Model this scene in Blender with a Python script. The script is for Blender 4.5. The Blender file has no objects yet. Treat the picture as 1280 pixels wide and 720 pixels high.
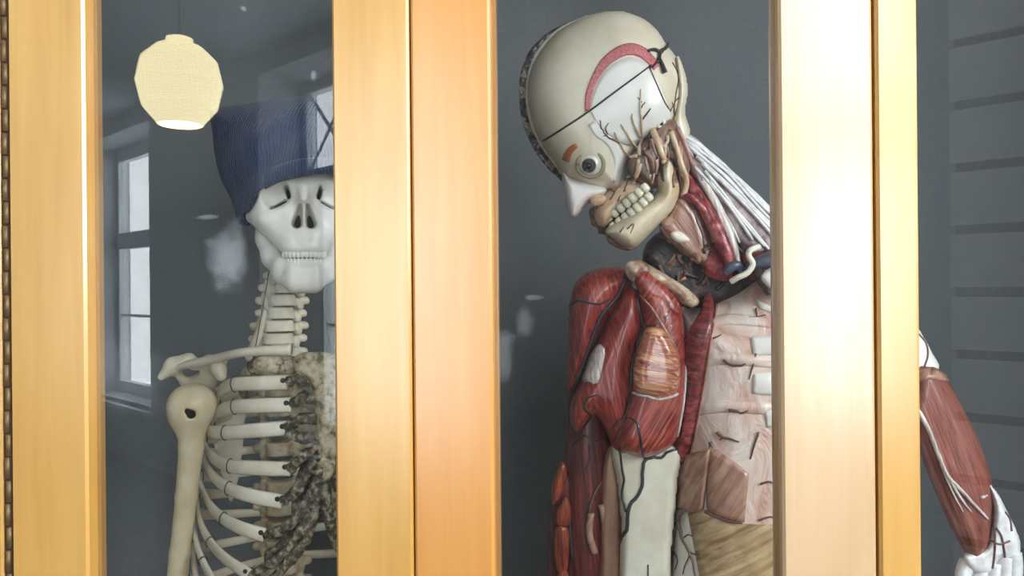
import bpy, math, random
import numpy as np
from mathutils import Vector, Matrix
from mathutils.bvhtree import BVHTree
random.seed(7); np.random.seed(7)
SC = bpy.context.scene
COL = SC.collection
R = math.radians

# ------------------------------------------------------------------ camera
F = 924.0                                   # focal length in pixels of the 1280 px frame
CAM = np.array((0.0, -0.68, 1.45))
YAW, ROLL = R(7.0), R(0.52)
_f = np.array((-math.sin(YAW), math.cos(YAW), 0.0))
_r = np.array((math.cos(YAW), math.sin(YAW), 0.0))
_u = np.array((0, 0, 1.0))
CR = _r * math.cos(ROLL) - _u * math.sin(ROLL)
CU = _u * math.cos(ROLL) + _r * math.sin(ROLL)
cam_d = bpy.data.cameras.new('camera'); cam_o = bpy.data.objects.new('camera', cam_d); COL.objects.link(cam_o)
cam_d.sensor_width = 36; cam_d.lens = F / 1280 * 36; cam_d.clip_start = 0.02
m = Matrix.Identity(4)
for i in range(3):
    m[i][0] = CR[i]; m[i][1] = CU[i]; m[i][2] = -_f[i]; m[i][3] = CAM[i]
cam_o.matrix_world = m
SC.camera = cam_o

# ------------------------------------------------------------------ world, exposure
W = bpy.data.worlds.new('world'); SC.world = W; W.use_nodes = True
W.node_tree.nodes['Background'].inputs[0].default_value = (0.75, 0.87, 1.0, 1)
W.node_tree.nodes['Background'].inputs[1].default_value = 2.0
vs = SC.view_settings
vs.view_transform = 'Standard'; vs.look = 'None'; vs.gamma = 1.0; vs.use_curve_mapping = False
vs.exposure = -0.42
DAY = dict(w1=15.0, w2=10.0, w3=20.0, w4=44.0)  # daylight radiance outside each window; the last one is added
LAMP = 15.0

# ------------------------------------------------------------------ measuring helpers
def ray(px, py):
    return _f + CR * ((px - 640) / F) + CU * ((360 - py) / F)
def P(px, py, Y):                           # point on the upright plane y = Y
    d = ray(px, py); return CAM + d * ((Y - CAM[1]) / d[1])
def mpp(px, py, Y):                         # metres for one pixel at that point
    return float(np.dot(P(px, py, Y) - CAM, _f)) / F

# ------------------------------------------------------------------ materials
def mat(name):
    mt = bpy.data.materials.new(name); mt.use_nodes = True
    nt = mt.node_tree; b = nt.nodes['Principled BSDF']
    return mt, nt, b
def node(nt, t, **kw):
    n = nt.nodes.new(t)
    for k, v in kw.items(): setattr(n, k, v)
    return n
def ramp(nt, stops):
    n = nt.nodes.new('ShaderNodeValToRGB'); cr = n.color_ramp
    while len(cr.elements) < len(stops): cr.elements.new(0.5)
    for e, (p, c) in zip(cr.elements, stops): e.position = p; e.color = (*c, 1)
    return n
def coords(nt, scale=(1, 1, 1), rot=(0, 0, 0)):
    tc = node(nt, 'ShaderNodeTexCoord'); mp = node(nt, 'ShaderNodeMapping')
    nt.links.new(tc.outputs['Object'], mp.inputs['Vector'])
    mp.inputs['Scale'].default_value = scale; mp.inputs['Rotation'].default_value = rot
    return mp.outputs[0]
def noise(nt, vec, scale, detail=3, rough=0.55, dist=0.0):
    n = node(nt, 'ShaderNodeTexNoise'); nt.links.new(vec, n.inputs['Vector'])
    n.inputs['Scale'].default_value = scale; n.inputs['Detail'].default_value = detail
    n.inputs['Roughness'].default_value = rough; n.inputs['Distortion'].default_value = dist
    return n.outputs['Fac']
def bump(nt, b, fac, dist, strength=1.0):
    n = node(nt, 'ShaderNodeBump'); n.inputs['Distance'].default_value = dist; n.inputs['Strength'].default_value = strength
    nt.links.new(fac, n.inputs['Height']); nt.links.new(n.outputs[0], b.inputs['Normal'])
def mottled(name, stops, scale=60, rough=0.5, coat=0.0, bmp=0.0, sss=0.0, aniso=(1, 1, 1), rot=(0, 0, 0), detail=4, dist=0.0, spec=0.5):
    mt, nt, b = mat(name)
    v = coords(nt, aniso, rot); f = noise(nt, v, scale, detail, 0.6, dist)
    r_ = ramp(nt, stops); nt.links.new(f, r_.inputs[0]); nt.links.new(r_.outputs[0], b.inputs['Base Color'])
    b.inputs['Roughness'].default_value = rough; b.inputs['Coat Weight'].default_value = coat
    b.inputs['Coat Roughness'].default_value = 0.18; b.inputs['Specular IOR Level'].default_value = spec
    if bmp: bump(nt, b, f, bmp)
    return mt
def fibre(name, dark, mid, light, angle, rough=0.35, coat=0.5, bmp=0.0012, fs=420):
    # fibres run along the direction turned by `angle` in the upright plane
    mt, nt, b = mat(name)
    mp2 = node(nt, 'ShaderNodeMapping'); mp2.inputs['Scale'].default_value = (fs, fs * 0.35, fs * 0.045)
    nt.links.new(coords(nt, (1, 1, 1), (0, R(angle), 0)), mp2.inputs['Vector'])
    f = noise(nt, mp2.outputs[0], 1.0, 4, 0.6, 0.4)
    r_ = ramp(nt, [(0.34, dark), (0.5, mid), (0.66, light)])
    nt.links.new(f, r_.inputs[0])
    g = noise(nt, coords(nt), 35, 3)
    mx = node(nt, 'ShaderNodeMix', data_type='RGBA', blend_type='MULTIPLY'); mx.inputs[0].default_value = 0.6
    r2 = ramp(nt, [(0.3, (0.45, 0.4, 0.4)), (0.65, (1, 1, 1))]); nt.links.new(g, r2.inputs[0])
    nt.links.new(r_.outputs[0], mx.inputs[6]); nt.links.new(r2.outputs[0], mx.inputs[7])
    nt.links.new(mx.outputs[2], b.inputs['Base Color'])
    b.inputs['Roughness'].default_value = rough; b.inputs['Coat Weight'].default_value = coat; b.inputs['Coat Roughness'].default_value = 0.15
    bump(nt, b, f, bmp)
    return mt
def plain(name, col, rough=0.5, coat=0.0, metal=0.0):
    mt, nt, b = mat(name)
    f = noise(nt, coords(nt), 90, 3)
    r_ = ramp(nt, [(0.3, tuple(c * 0.85 for c in col)), (0.7, tuple(min(1, c * 1.1) for c in col))])
    nt.links.new(f, r_.inputs[0]); nt.links.new(r_.outputs[0], b.inputs['Base Color'])
    b.inputs['Roughness'].default_value = rough; b.inputs['Coat Weight'].default_value = coat; b.inputs['Metallic'].default_value = metal
    return mt

M = {}
def wood(name, c0, c1, c2):
    mt, nt, b = mat(name)
    v = coords(nt, (1, 1, 0.06)); f = noise(nt, v, 55, 5, 0.6, 0.6)
    g = noise(nt, coords(nt, (1, 1, 0.25)), 9, 2)
    ad = node(nt, 'ShaderNodeMath', operation='ADD'); ad.inputs[1].default_value = 0
    mlt = node(nt, 'ShaderNodeMath', operation='MULTIPLY'); mlt.inputs[1].default_value = 0.6; nt.links.new(g, mlt.inputs[0])
    ml2 = node(nt, 'ShaderNodeMath', operation='MULTIPLY'); ml2.inputs[1].default_value = 0.4; nt.links.new(f, ml2.inputs[0])
    nt.links.new(mlt.outputs[0], ad.inputs[0]); nt.links.new(ml2.outputs[0], ad.inputs[1])
    r_ = ramp(nt, [(0.35, c0), (0.5, c1), (0.66, c2)]); nt.links.new(ad.outputs[0], r_.inputs[0])
    nt.links.new(r_.outputs[0], b.inputs['Base Color'])
    b.inputs['Roughness'].default_value = 0.42; b.inputs['Coat Weight'].default_value = 1.0; b.inputs['Coat Roughness'].default_value = 0.24; b.inputs['Coat IOR'].default_value = 1.8
    bump(nt, b, f, 0.0002, 0.5)
    return mt
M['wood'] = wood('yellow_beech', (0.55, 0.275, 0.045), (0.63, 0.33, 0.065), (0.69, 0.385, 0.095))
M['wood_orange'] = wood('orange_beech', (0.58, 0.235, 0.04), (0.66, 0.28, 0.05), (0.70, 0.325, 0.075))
M['wood_sheen'] = wood('beech_painted_sheen', (0.58, 0.35, 0.16), (0.64, 0.41, 0.21), (0.69, 0.46, 0.26))  # beech copy paled, the stile's window sheen put into its colour
M['wood_edge'] = wood('darker_wood', (0.34, 0.17, 0.04), (0.42, 0.22, 0.06), (0.5, 0.27, 0.08))
M['gap'] = plain('dark_joint', (0.05, 0.022, 0.01), 0.8)
M['brass'] = plain('aged_brass', (0.2, 0.13, 0.06), 0.5, 0, 0.6)
def fabric():
    mt, nt, b = mat('grey_canvas')
    a = noise(nt, coords(nt, (900, 1, 60)), 1.0, 2); c = noise(nt, coords(nt, (60, 1, 900)), 1.0, 2)
    ad = node(nt, 'ShaderNodeMath', operation='ADD'); nt.links.new(a, ad.inputs[0]); nt.links.new(c, ad.inputs[1])
    hv = node(nt, 'ShaderNodeMath', operation='MULTIPLY'); hv.inputs[1].default_value = 0.5; nt.links.new(ad.outputs[0], hv.inputs[0])
    r_ = ramp(nt, [(0.3, (0.084, 0.092, 0.096)), (0.7, (0.120, 0.129, 0.133))]); nt.links.new(hv.outputs[0], r_.inputs[0])
    nt.links.new(r_.outputs[0], b.inputs['Base Color']); b.inputs['Roughness'].default_value = 0.95
    bump(nt, b, hv.outputs[0], 0.0006)
    return mt
M['canvas'] = fabric()
def glass(name, ior, smears_and_glints=()):
    mt = bpy.data.materials.new(name); mt.use_nodes = True; nt = mt.node_tree; nt.nodes.clear()
    out = node(nt, 'ShaderNodeOutputMaterial'); tr = node(nt, 'ShaderNodeBsdfTransparent'); gl = node(nt, 'ShaderNodeBsdfGlossy')
    gl.inputs['Roughness'].default_value = 0.0; tr.inputs[0].default_value = (0.985, 0.99, 0.988, 1)
    ge = node(nt, 'ShaderNodeNewGeometry')
    mp = node(nt, 'ShaderNodeMapRange'); nt.links.new(ge.outputs['Backfacing'], mp.inputs[0])
    mp.inputs[3].default_value = ior; mp.inputs[4].default_value = 1 / ior
    fr = node(nt, 'ShaderNodeFresnel'); nt.links.new(mp.outputs[0], fr.inputs['IOR'])
    mx = node(nt, 'ShaderNodeMixShader'); nt.links.new(fr.outputs[0], mx.inputs[0]); nt.links.new(tr.outputs[0], mx.inputs[1]); nt.links.new(gl.outputs[0], mx.inputs[2])
    last = mx.outputs[0]
    # faint dust and smears, and painted pale reflections, on the pane
    df = node(nt, 'ShaderNodeBsdfDiffuse'); df.inputs[0].default_value = (0.8, 0.84, 0.88, 1)
    tot = None
    for (cx, cz, rx, rz, amt) in smears_and_glints:
        v = coords(nt); sb = node(nt, 'ShaderNodeVectorMath', operation='SUBTRACT'); nt.links.new(v, sb.inputs[0]); sb.inputs[1].default_value = (cx, 0, cz)
        dv = node(nt, 'ShaderNodeVectorMath', operation='MULTIPLY'); nt.links.new(sb.outputs[0], dv.inputs[0]); dv.inputs[1].default_value = (1 / rx, 0, 1 / rz)
        ln = node(nt, 'ShaderNodeVectorMath', operation='LENGTH'); nt.links.new(dv.outputs[0], ln.inputs[0])
        nz = noise(nt, v, 60, 4)
        ad = node(nt, 'ShaderNodeMath', operation='ADD'); nt.links.new(ln.outputs['Value'], ad.inputs[0])
        mn = node(nt, 'ShaderNodeMath', operation='MULTIPLY_ADD'); nt.links.new(nz, mn.inputs[0]); mn.inputs[1].default_value = 1.4; mn.inputs[2].default_value = -0.7
        nt.links.new(mn.outputs[0], ad.inputs[1])
        rg = node(nt, 'ShaderNodeMapRange', interpolation_type='SMOOTHSTEP'); nt.links.new(ad.outputs[0], rg.inputs[0])
        rg.inputs[1].default_value = 1.0; rg.inputs[2].default_value = 0.2; rg.inputs[3].default_value = 0.0; rg.inputs[4].default_value = amt
        if tot is None: tot = rg.outputs[0]
        else:
            s = node(nt, 'ShaderNodeMath', operation='ADD'); nt.links.new(tot, s.inputs[0]); nt.links.new(rg.outputs[0], s.inputs[1]); tot = s.outputs[0]
    if tot is not None:
        m2 = node(nt, 'ShaderNodeMixShader'); nt.links.new(tot, m2.inputs[0]); nt.links.new(last, m2.inputs[1]); nt.links.new(df.outputs[0], m2.inputs[2]); last = m2.outputs[0]
    nt.links.new(last, out.inputs[0])
    return mt
M['window_glass'] = glass('window_glass', 1.45)

M['plaster'] = mottled('whitewashed_plaster', [(0.3, (0.50, 0.54, 0.58)), (0.7, (0.60, 0.635, 0.67))], 12, 0.9, bmp=0.002)
M['ceiling'] = mottled('ceiling_plaster', [(0.3, (0.42, 0.52, 0.60)), (0.7, (0.5, 0.6, 0.68))], 8, 0.9)
M['floor'] = mottled('grey_linoleum', [(0.3, (0.16, 0.15, 0.14)), (0.7, (0.22, 0.2, 0.18))], 10, 0.5)
M['block'] = mottled('painted_block', [(0.3, (0.86, 0.86, 0.84)), (0.7, (0.92, 0.92, 0.9))], 18, 0.9, bmp=0.003)
M['joint'] = plain('block_joint', (0.05, 0.05, 0.052), 0.95)
M['sash'] = plain('window_paint', (0.72, 0.78, 0.82), 0.4)
def emit(name, col, s):
    mt = bpy.data.materials.new(name); mt.use_nodes = True; nt = mt.node_tree; b = nt.nodes['Principled BSDF']
    b.inputs['Base Color'].default_value = (*col, 1); b.inputs['Emission Color'].default_value = (*col, 1); b.inputs['Emission Strength'].default_value = s
    b.inputs['Roughness'].default_value = 0.4
    return mt
M['opal'] = emit('opal_glass', (1.0, 0.86, 0.48), LAMP)
M['bulb'] = emit('bulb_light', (1.0, 0.95, 0.8), LAMP * 3)
M['metal'] = plain('grey_metal', (0.35, 0.35, 0.34), 0.35, 0, 0.9)

M['bone'] = mottled('pale_bone', [(0.25, (0.62, 0.53, 0.37)), (0.5, (0.74, 0.67, 0.52)), (0.75, (0.82, 0.77, 0.65))], 28, 0.5, 0.15, 0.0006)
M['bone_skull'] = mottled('white_cast_bone', [(0.3, (0.70, 0.675, 0.60)), (0.7, (0.80, 0.78, 0.715))], 25, 0.42, 0.25, 0.0003)
M['bone_yellow'] = mottled('yellowed_bone', [(0.25, (0.55, 0.43, 0.24)), (0.5, (0.7, 0.59, 0.38)), (0.75, (0.8, 0.72, 0.54))], 20, 0.5, 0.15, 0.0006)
M['bone_old'] = mottled('aged_bone', [(0.3, (0.3, 0.23, 0.13)), (0.5, (0.52, 0.43, 0.28)), (0.7, (0.68, 0.6, 0.45))], 45, 0.6, 0.1, 0.0012)
M['sternum'] = mottled('pitted_cartilage', [(0.36, (0.09, 0.065, 0.035)), (0.46, (0.36, 0.29, 0.17)), (0.62, (0.55, 0.46, 0.3))], 85, 0.6, 0.2, 0.003)
M['cartilage'] = mottled('dark_dried_cartilage', [(0.36, (0.025, 0.019, 0.012)), (0.5, (0.12, 0.095, 0.06)), (0.64, (0.42, 0.36, 0.25))], 120, 0.45, 0.4, 0.004)
M['cavity'] = plain('cavity_shade', (0.03, 0.022, 0.016), 0.8)  # near-black, stands in for the shade inside holes and gaps
M['wire'] = plain('dark_wire', (0.04, 0.035, 0.03), 0.5)
def knit():
    mt, nt, b = mat('navy_knit')
    wv = node(nt, 'ShaderNodeTexWave'); nt.links.new(coords(nt, (1, 1, 0.08)), wv.inputs['Vector'])
    wv.inputs['Scale'].default_value = 85; wv.inputs['Distortion'].default_value = 2.0; wv.inputs['Detail'].default_value = 2; wv.inputs['Detail Scale'].default_value = 3
    n1 = noise(nt, coords(nt), 160, 3)
    ad = node(nt, 'ShaderNodeMath', operation='ADD'); nt.links.new(wv.outputs['Fac'], ad.inputs[0]); nt.links.new(n1, ad.inputs[1])
    hv = node(nt, 'ShaderNodeMath', operation='MULTIPLY'); hv.inputs[1].default_value = 0.5; nt.links.new(ad.outputs[0], hv.inputs[0])
    r_ = ramp(nt, [(0.25, (0.007, 0.013, 0.045)), (0.75, (0.026, 0.05, 0.155))]); nt.links.new(hv.outputs[0], r_.inputs[0])
    nt.links.new(r_.outputs[0], b.inputs['Base Color']); b.inputs['Roughness'].default_value = 0.9; b.inputs['Sheen Weight'].default_value = 0.25
    bump(nt, b, hv.outputs[0], 0.0025)
    return mt
M['knit'] = knit()

M['cream'] = mottled('cream_wax', [(0.3, (0.62, 0.54, 0.38)), (0.55, (0.74, 0.68, 0.54)), (0.8, (0.8, 0.75, 0.62))], 14, 0.35, 0.3, 0.0003)
M['white_wax'] = mottled('white_wax', [(0.3, (0.74, 0.72, 0.66)), (0.7, (0.82, 0.8, 0.75))], 20, 0.35, 0.3)
M['rim'] = plain('pale_rim', (0.8, 0.76, 0.62), 0.4, 0.3)
M['section'] = mottled('mottled_section', [(0.38, (0.02, 0.022, 0.04)), (0.5, (0.10, 0.08, 0.08)), (0.58, (0.5, 0.46, 0.4)), (0.68, (0.3, 0.06, 0.06))], 110, 0.5, 0.3, 0.003)
M['temporal'] = mottled('painted_red_line', [(0.35, (0.42, 0.09, 0.1)), (0.6, (0.58, 0.19, 0.19)), (0.75, (0.7, 0.45, 0.4))], 400, 0.5, 0.2)
M['nose'] = mottled('pale_pink_wax', [(0.3, (0.70, 0.50, 0.44)), (0.45, (0.80, 0.74, 0.70)), (0.7, (0.84, 0.81, 0.78))], 40, 0.35, 0.4)
M['peach'] = mottled('peach_wax', [(0.3, (0.48, 0.25, 0.14)), (0.5, (0.66, 0.47, 0.3)), (0.75, (0.74, 0.6, 0.42))], 55, 0.4, 0.4, 0.001)
M['jaw'] = mottled('jaw_wax', [(0.3, (0.58, 0.43, 0.22)), (0.5, (0.76, 0.65, 0.46)), (0.7, (0.82, 0.75, 0.62))], 26, 0.4, 0.3, 0.0008)
M['tooth'] = plain('ivory_teeth', (0.78, 0.72, 0.55), 0.3, 0.4)
M['lip'] = mottled('brown_tissue', [(0.35, (0.09, 0.035, 0.02)), (0.5, (0.3, 0.13, 0.07)), (0.7, (0.52, 0.3, 0.18))], 110, 0.4, 0.5, 0.003)
M['deep'] = mottled('deep_muscle', [(0.35, (0.06, 0.025, 0.015)), (0.5, (0.2, 0.1, 0.065)), (0.7, (0.42, 0.27, 0.19))], 70, 0.45, 0.4, 0.003, aniso=(1, 1, 0.35))
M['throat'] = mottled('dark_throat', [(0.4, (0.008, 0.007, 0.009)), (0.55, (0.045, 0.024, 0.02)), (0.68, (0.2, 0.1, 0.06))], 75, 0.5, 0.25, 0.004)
M['neck_pink'] = fibre('neck_pink', (0.28, 0.11, 0.08), (0.5, 0.27, 0.21), (0.66, 0.46, 0.38), 35, fs=220)
M['nerve'] = mottled('white_nerve', [(0.3, (0.5, 0.48, 0.48)), (0.6, (0.72, 0.71, 0.71))], 90, 0.4, 0.3)
M['nerve_bed'] = mottled('nerve_bed', [(0.35, (0.16, 0.09, 0.09)), (0.55, (0.4, 0.32, 0.32)), (0.75, (0.58, 0.52, 0.52))], 70, 0.5, 0.3, 0.002)
M['artery'] = mottled('crimson_artery', [(0.36, (0.10, 0.006, 0.01)), (0.5, (0.26, 0.022, 0.028)), (0.62, (0.42, 0.14, 0.12))], 65, 0.4, 0.35, 0.003)
M['vein'] = plain('black_vein', (0.028, 0.027, 0.03), 0.4, 0.3)
M['vein_brown'] = plain('brown_vessel', (0.13, 0.06, 0.045), 0.4, 0.3)
M['twig'] = plain('pale_vessel', (0.62, 0.5, 0.36), 0.4, 0.3)
M['blue_vein'] = plain('blue_grey_vein', (0.07, 0.08, 0.12), 0.35, 0.5)
M['red_a'] = fibre('red_muscle', (0.14, 0.012, 0.008), (0.33, 0.035, 0.022), (0.52, 0.12, 0.075), 12, fs=320)
M['red_b'] = fibre('red_muscle_fan', (0.14, 0.012, 0.01), (0.33, 0.036, 0.024), (0.54, 0.16, 0.1), -32, fs=320)
M['gold_glint'] = fibre('muscle_gold_highlight', (0.26, 0.035, 0.02), (0.55, 0.17, 0.08), (0.85, 0.55, 0.32), 78, 0.3, 0.9, 0.003, 300)  # golden specular highlight put into the muscle's base colour
M['dark_red'] = fibre('dark_red_muscle', (0.035, 0.005, 0.005), (0.13, 0.016, 0.012), (0.26, 0.05, 0.032), 6, fs=260)
M['cut_red'] = fibre('cut_muscle', (0.06, 0.006, 0.008), (0.2, 0.02, 0.022), (0.38, 0.09, 0.08), 80, fs=260)
M['orange'] = fibre('muscle_orange_glint', (0.12, 0.012, 0.006), (0.3, 0.045, 0.016), (0.5, 0.14, 0.05), 4, fs=300)  # orange specular put into the colour of red-brown muscle
M['brown_arm'] = fibre('brown_muscle', (0.13, 0.03, 0.02), (0.24, 0.065, 0.045), (0.34, 0.13, 0.09), 20, 0.4, 0.4)
M['tendon'] = fibre('white_tendon', (0.45, 0.33, 0.27), (0.66, 0.6, 0.54), (0.8, 0.78, 0.74), 8)
M['rib_wall'] = mottled('pink_rib_wall', [(0.30, (0.46, 0.24, 0.18)), (0.42, (0.64, 0.43, 0.35)), (0.54, (0.73, 0.6, 0.52)), (0.68, (0.80, 0.74, 0.68))], 22, 0.28, 0.7, 0.006, aniso=(1, 1, 0.75), dist=0.9, detail=6)
M['tan'] = fibre('tan_sheet', (0.30, 0.17, 0.07), (0.54, 0.38, 0.19), (0.66, 0.53, 0.34), -58, 0.4, 0.4, 0.002, 120)
M['pink_brown'] = fibre('pink_brown_muscle', (0.26, 0.11, 0.06), (0.44, 0.24, 0.16), (0.56, 0.37, 0.27), -30, 0.4, 0.4, 0.001, 160)
M['panel'] = mottled('ivory_panel', [(0.3, (0.52, 0.47, 0.34)), (0.7, (0.68, 0.65, 0.54))], 25, 0.4, 0.2, 0.0003)
M['flesh_edge'] = mottled('flesh_edge', [(0.3, (0.24, 0.11, 0.06)), (0.7, (0.48, 0.29, 0.19))], 40, 0.45, 0.3, 0.001, aniso=(1, 1, .3))
M['clav'] = mottled('tan_collar', [(0.36, (0.16, 0.06, 0.04)), (0.48, (0.36, 0.2, 0.13)), (0.58, (0.56, 0.44, 0.31)), (0.7, (0.7, 0.63, 0.5))], 42, 0.4, 0.4, 0.003)
M['iris'] = plain('grey_iris', (0.1, 0.1, 0.095), 0.2, 1.0)
M['pupil'] = plain('black_pupil', (0.008, 0.008, 0.008), 0.2, 1.0)
M['eye'] = plain('eye_white', (0.78, 0.75, 0.68), 0.2, 1.0)
M['brow'] = plain('red_brown_brow', (0.42, 0.13, 0.05), 0.6)

# ------------------------------------------------------------------ object helpers
def origin_of(o):
    v = np.zeros(3)
    while o is not None: v = v + np.array(o.location); o = o.parent
    return v
def tag(o, label=None, cat=None, group=None, kind=None):
    if label: o['label'] = label
    if cat: o['category'] = cat
    if group: o['group'] = group
    if kind: o['kind'] = kind
    return o
def empty(name, loc, label=None, cat=None, group=None, kind=None):
    o = bpy.data.objects.new(name, None); COL.objects.link(o); o.location = tuple(float(c) for c in loc); o.empty_display_size = 0.1
    return tag(o, label, cat, group, kind)
def obj(name, vf, material, parent=None, smooth=True, label=None, at=None):
    v, f = vf; v = np.asarray(v, float).reshape(-1, 3)
    loc = np.zeros(3)
    if at is not None: loc = np.asarray(at, float)
    base = origin_of(parent) + loc if at is None else loc
    me = bpy.data.meshes.new(name)
    me.from_pydata((v - base).tolist(), [], [list(map(int, q)) for q in f])
    me.polygons.foreach_set('use_smooth', [smooth] * len(me.polygons)); me.update()
    me.materials.append(material if not isinstance(material, str) else M[material])
    o = bpy.data.objects.new(name, me); COL.objects.link(o)
    if at is not None and parent is None: o.location = loc
    if parent is not None:
        o.parent = parent
        if at is not None: o.location = loc - origin_of(parent)
    if label: o['label'] = label
    return o
def join(*parts):
    vs_, fs_, n = [], [], 0
    for v, f in parts:
        v = np.asarray(v, float).reshape(-1, 3); vs_.append(v); fs_ += [[int(i) + n for i in q] for q in f]; n += len(v)
    return np.concatenate(vs_), fs_
def box(lo, hi, bev=0.0):
    x0, y0, z0 = lo; x1, y1, z1 = hi
    if bev <= 0:
        v = [(x0, y0, z0), (x1, y0, z0), (x1, y1, z0), (x0, y1, z0), (x0, y0, z1), (x1, y0, z1), (x1, y1, z1), (x0, y1, z1)]
        return v, [(0, 3, 2, 1), (4, 5, 6, 7), (0, 1, 5, 4), (1, 2, 6, 5), (2, 3, 7, 6), (3, 0, 4, 7)]
    b = bev   # box whose long (z) edges are chamfered
    ring = [(x0 + b, y0), (x1 - b, y0), (x1, y0 + b), (x1, y1 - b), (x1 - b, y1), (x0 + b, y1), (x0, y1 - b), (x0, y0 + b)]
    v = [(x, y, z0) for x, y in ring] + [(x, y, z1) for x, y in ring]
    f = [tuple(range(7, -1, -1)), tuple(range(8, 16))] + [(i, (i + 1) % 8, 8 + (i + 1) % 8, 8 + i) for i in range(8)]
    return v, f
def catmull(pts, n=6, closed=False):
    p = np.asarray(pts, float)
    if len(p) < 3 and not closed:
        return np.array([p[0] + (p[-1] - p[0]) * t for t in np.linspace(0, 1, n + 1)])
    out = []; N = len(p)
    for i in range(N if closed else N - 1):
        if closed: a, b, c, d = p[(i - 1) % N], p[i], p[(i + 1) % N], p[(i + 2) % N]
        else: a, b, c, d = p[max(i - 1, 0)], p[i], p[i + 1], p[min(i + 2, N - 1)]
        for k in range(n):
            t = k / n
            out.append(0.5 * ((2 * b) + (c - a) * t + (2 * a - 5 * b + 4 * c - d) * t * t + (3 * b - a - 3 * c + d) * t ** 3))
    if not closed: out.append(p[-1])
    return np.array(out)
def sweep(pts, wid, thk=None, nrm=None, n=5, sides=8, smooth=True, jitter=0.0):
    """tube along pts; wid (half-width) and thk (half-thickness along nrm) per point or constant"""
    pts = np.asarray(pts, float); N0 = len(pts)
    w = np.full(N0, wid) if np.isscalar(wid) else np.asarray(wid, float)
    t = w if thk is None else (np.full(N0, thk) if np.isscalar(thk) else np.asarray(thk, float))
    c = catmull(np.column_stack([pts, w, t]), n) if smooth else np.column_stack([pts, w, t])
    p, w, t = c[:, :3], np.maximum(c[:, 3], 1e-5), np.maximum(c[:, 4], 1e-5)
    N = len(p); T = np.gradient(p, axis=0); T /= np.linalg.norm(T, axis=1)[:, None] + 1e-12
    v, f = [], []; ref = np.array((0.13, -1.0, 0.21))
    for i in range(N):
        nr = ref if nrm is None else (nrm(p[i]) if callable(nrm) else np.asarray(nrm, float))
        nn = nr - T[i] * np.dot(nr, T[i]); l = np.linalg.norm(nn)
        if l < 1e-6: nn = np.cross(T[i], (0, 0, 1)); l = np.linalg.norm(nn)
        nn /= l; ww = np.cross(T[i], nn)
        j = 1 + (jitter * (random.random() - .5) if jitter else 0)
        for k in range(sides):
            a = 2 * math.pi * k / sides
            v.append(p[i] + (ww * math.cos(a) * w[i] + nn * math.sin(a) * t[i]) * j)
    for i in range(N - 1):
        for k in range(sides):
            f.append((i * sides + k, i * sides + (k + 1) % sides, (i + 1) * sides + (k + 1) % sides, (i + 1) * sides + k))
    f.append(tuple(range(sides - 1, -1, -1))); f.append(tuple(range((N - 1) * sides, N * sides)))
    return np.array(v), f
def lathe(c, prof, seg=24, axis=2):
    v, f = [], []
    for r, z in prof:
        for k in range(seg):
            a = 2 * math.pi * k / seg
            v.append((c[0] + r * math.cos(a), c[1] + r * math.sin(a), c[2] + z))
    for i in range(len(prof) - 1):
        for k in range(seg):
            f.append((i * seg + k, i * seg + (k + 1) % seg, (i + 1) * seg + (k + 1) % seg, (i + 1) * seg + k))
    return np.array(v), f
def ball(c, r, axes=None, seg=16, rings=10):
    r = np.full(3, r) if np.isscalar(r) else np.asarray(r, float)
    A = np.eye(3) if axes is None else np.asarray(axes, float)
    v, f = [], []
    for i in range(rings + 1):
        th = math.pi * i / rings
        for k in range(seg):
            a = 2 * math.pi * k / seg
            q = np.array((math.sin(th) * math.cos(a), math.sin(th) * math.sin(a), math.cos(th))) * r
            v.append(np.asarray(c) + q[0] * A[0] + q[1] * A[1] + q[2] * A[2])
    for i in range(rings):
        for k in range(seg):
            f.append((i * seg + k, (i + 1) * seg + k, (i + 1) * seg + (k + 1) % seg, i * seg + (k + 1) % seg))
    return np.array(v), f

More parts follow.
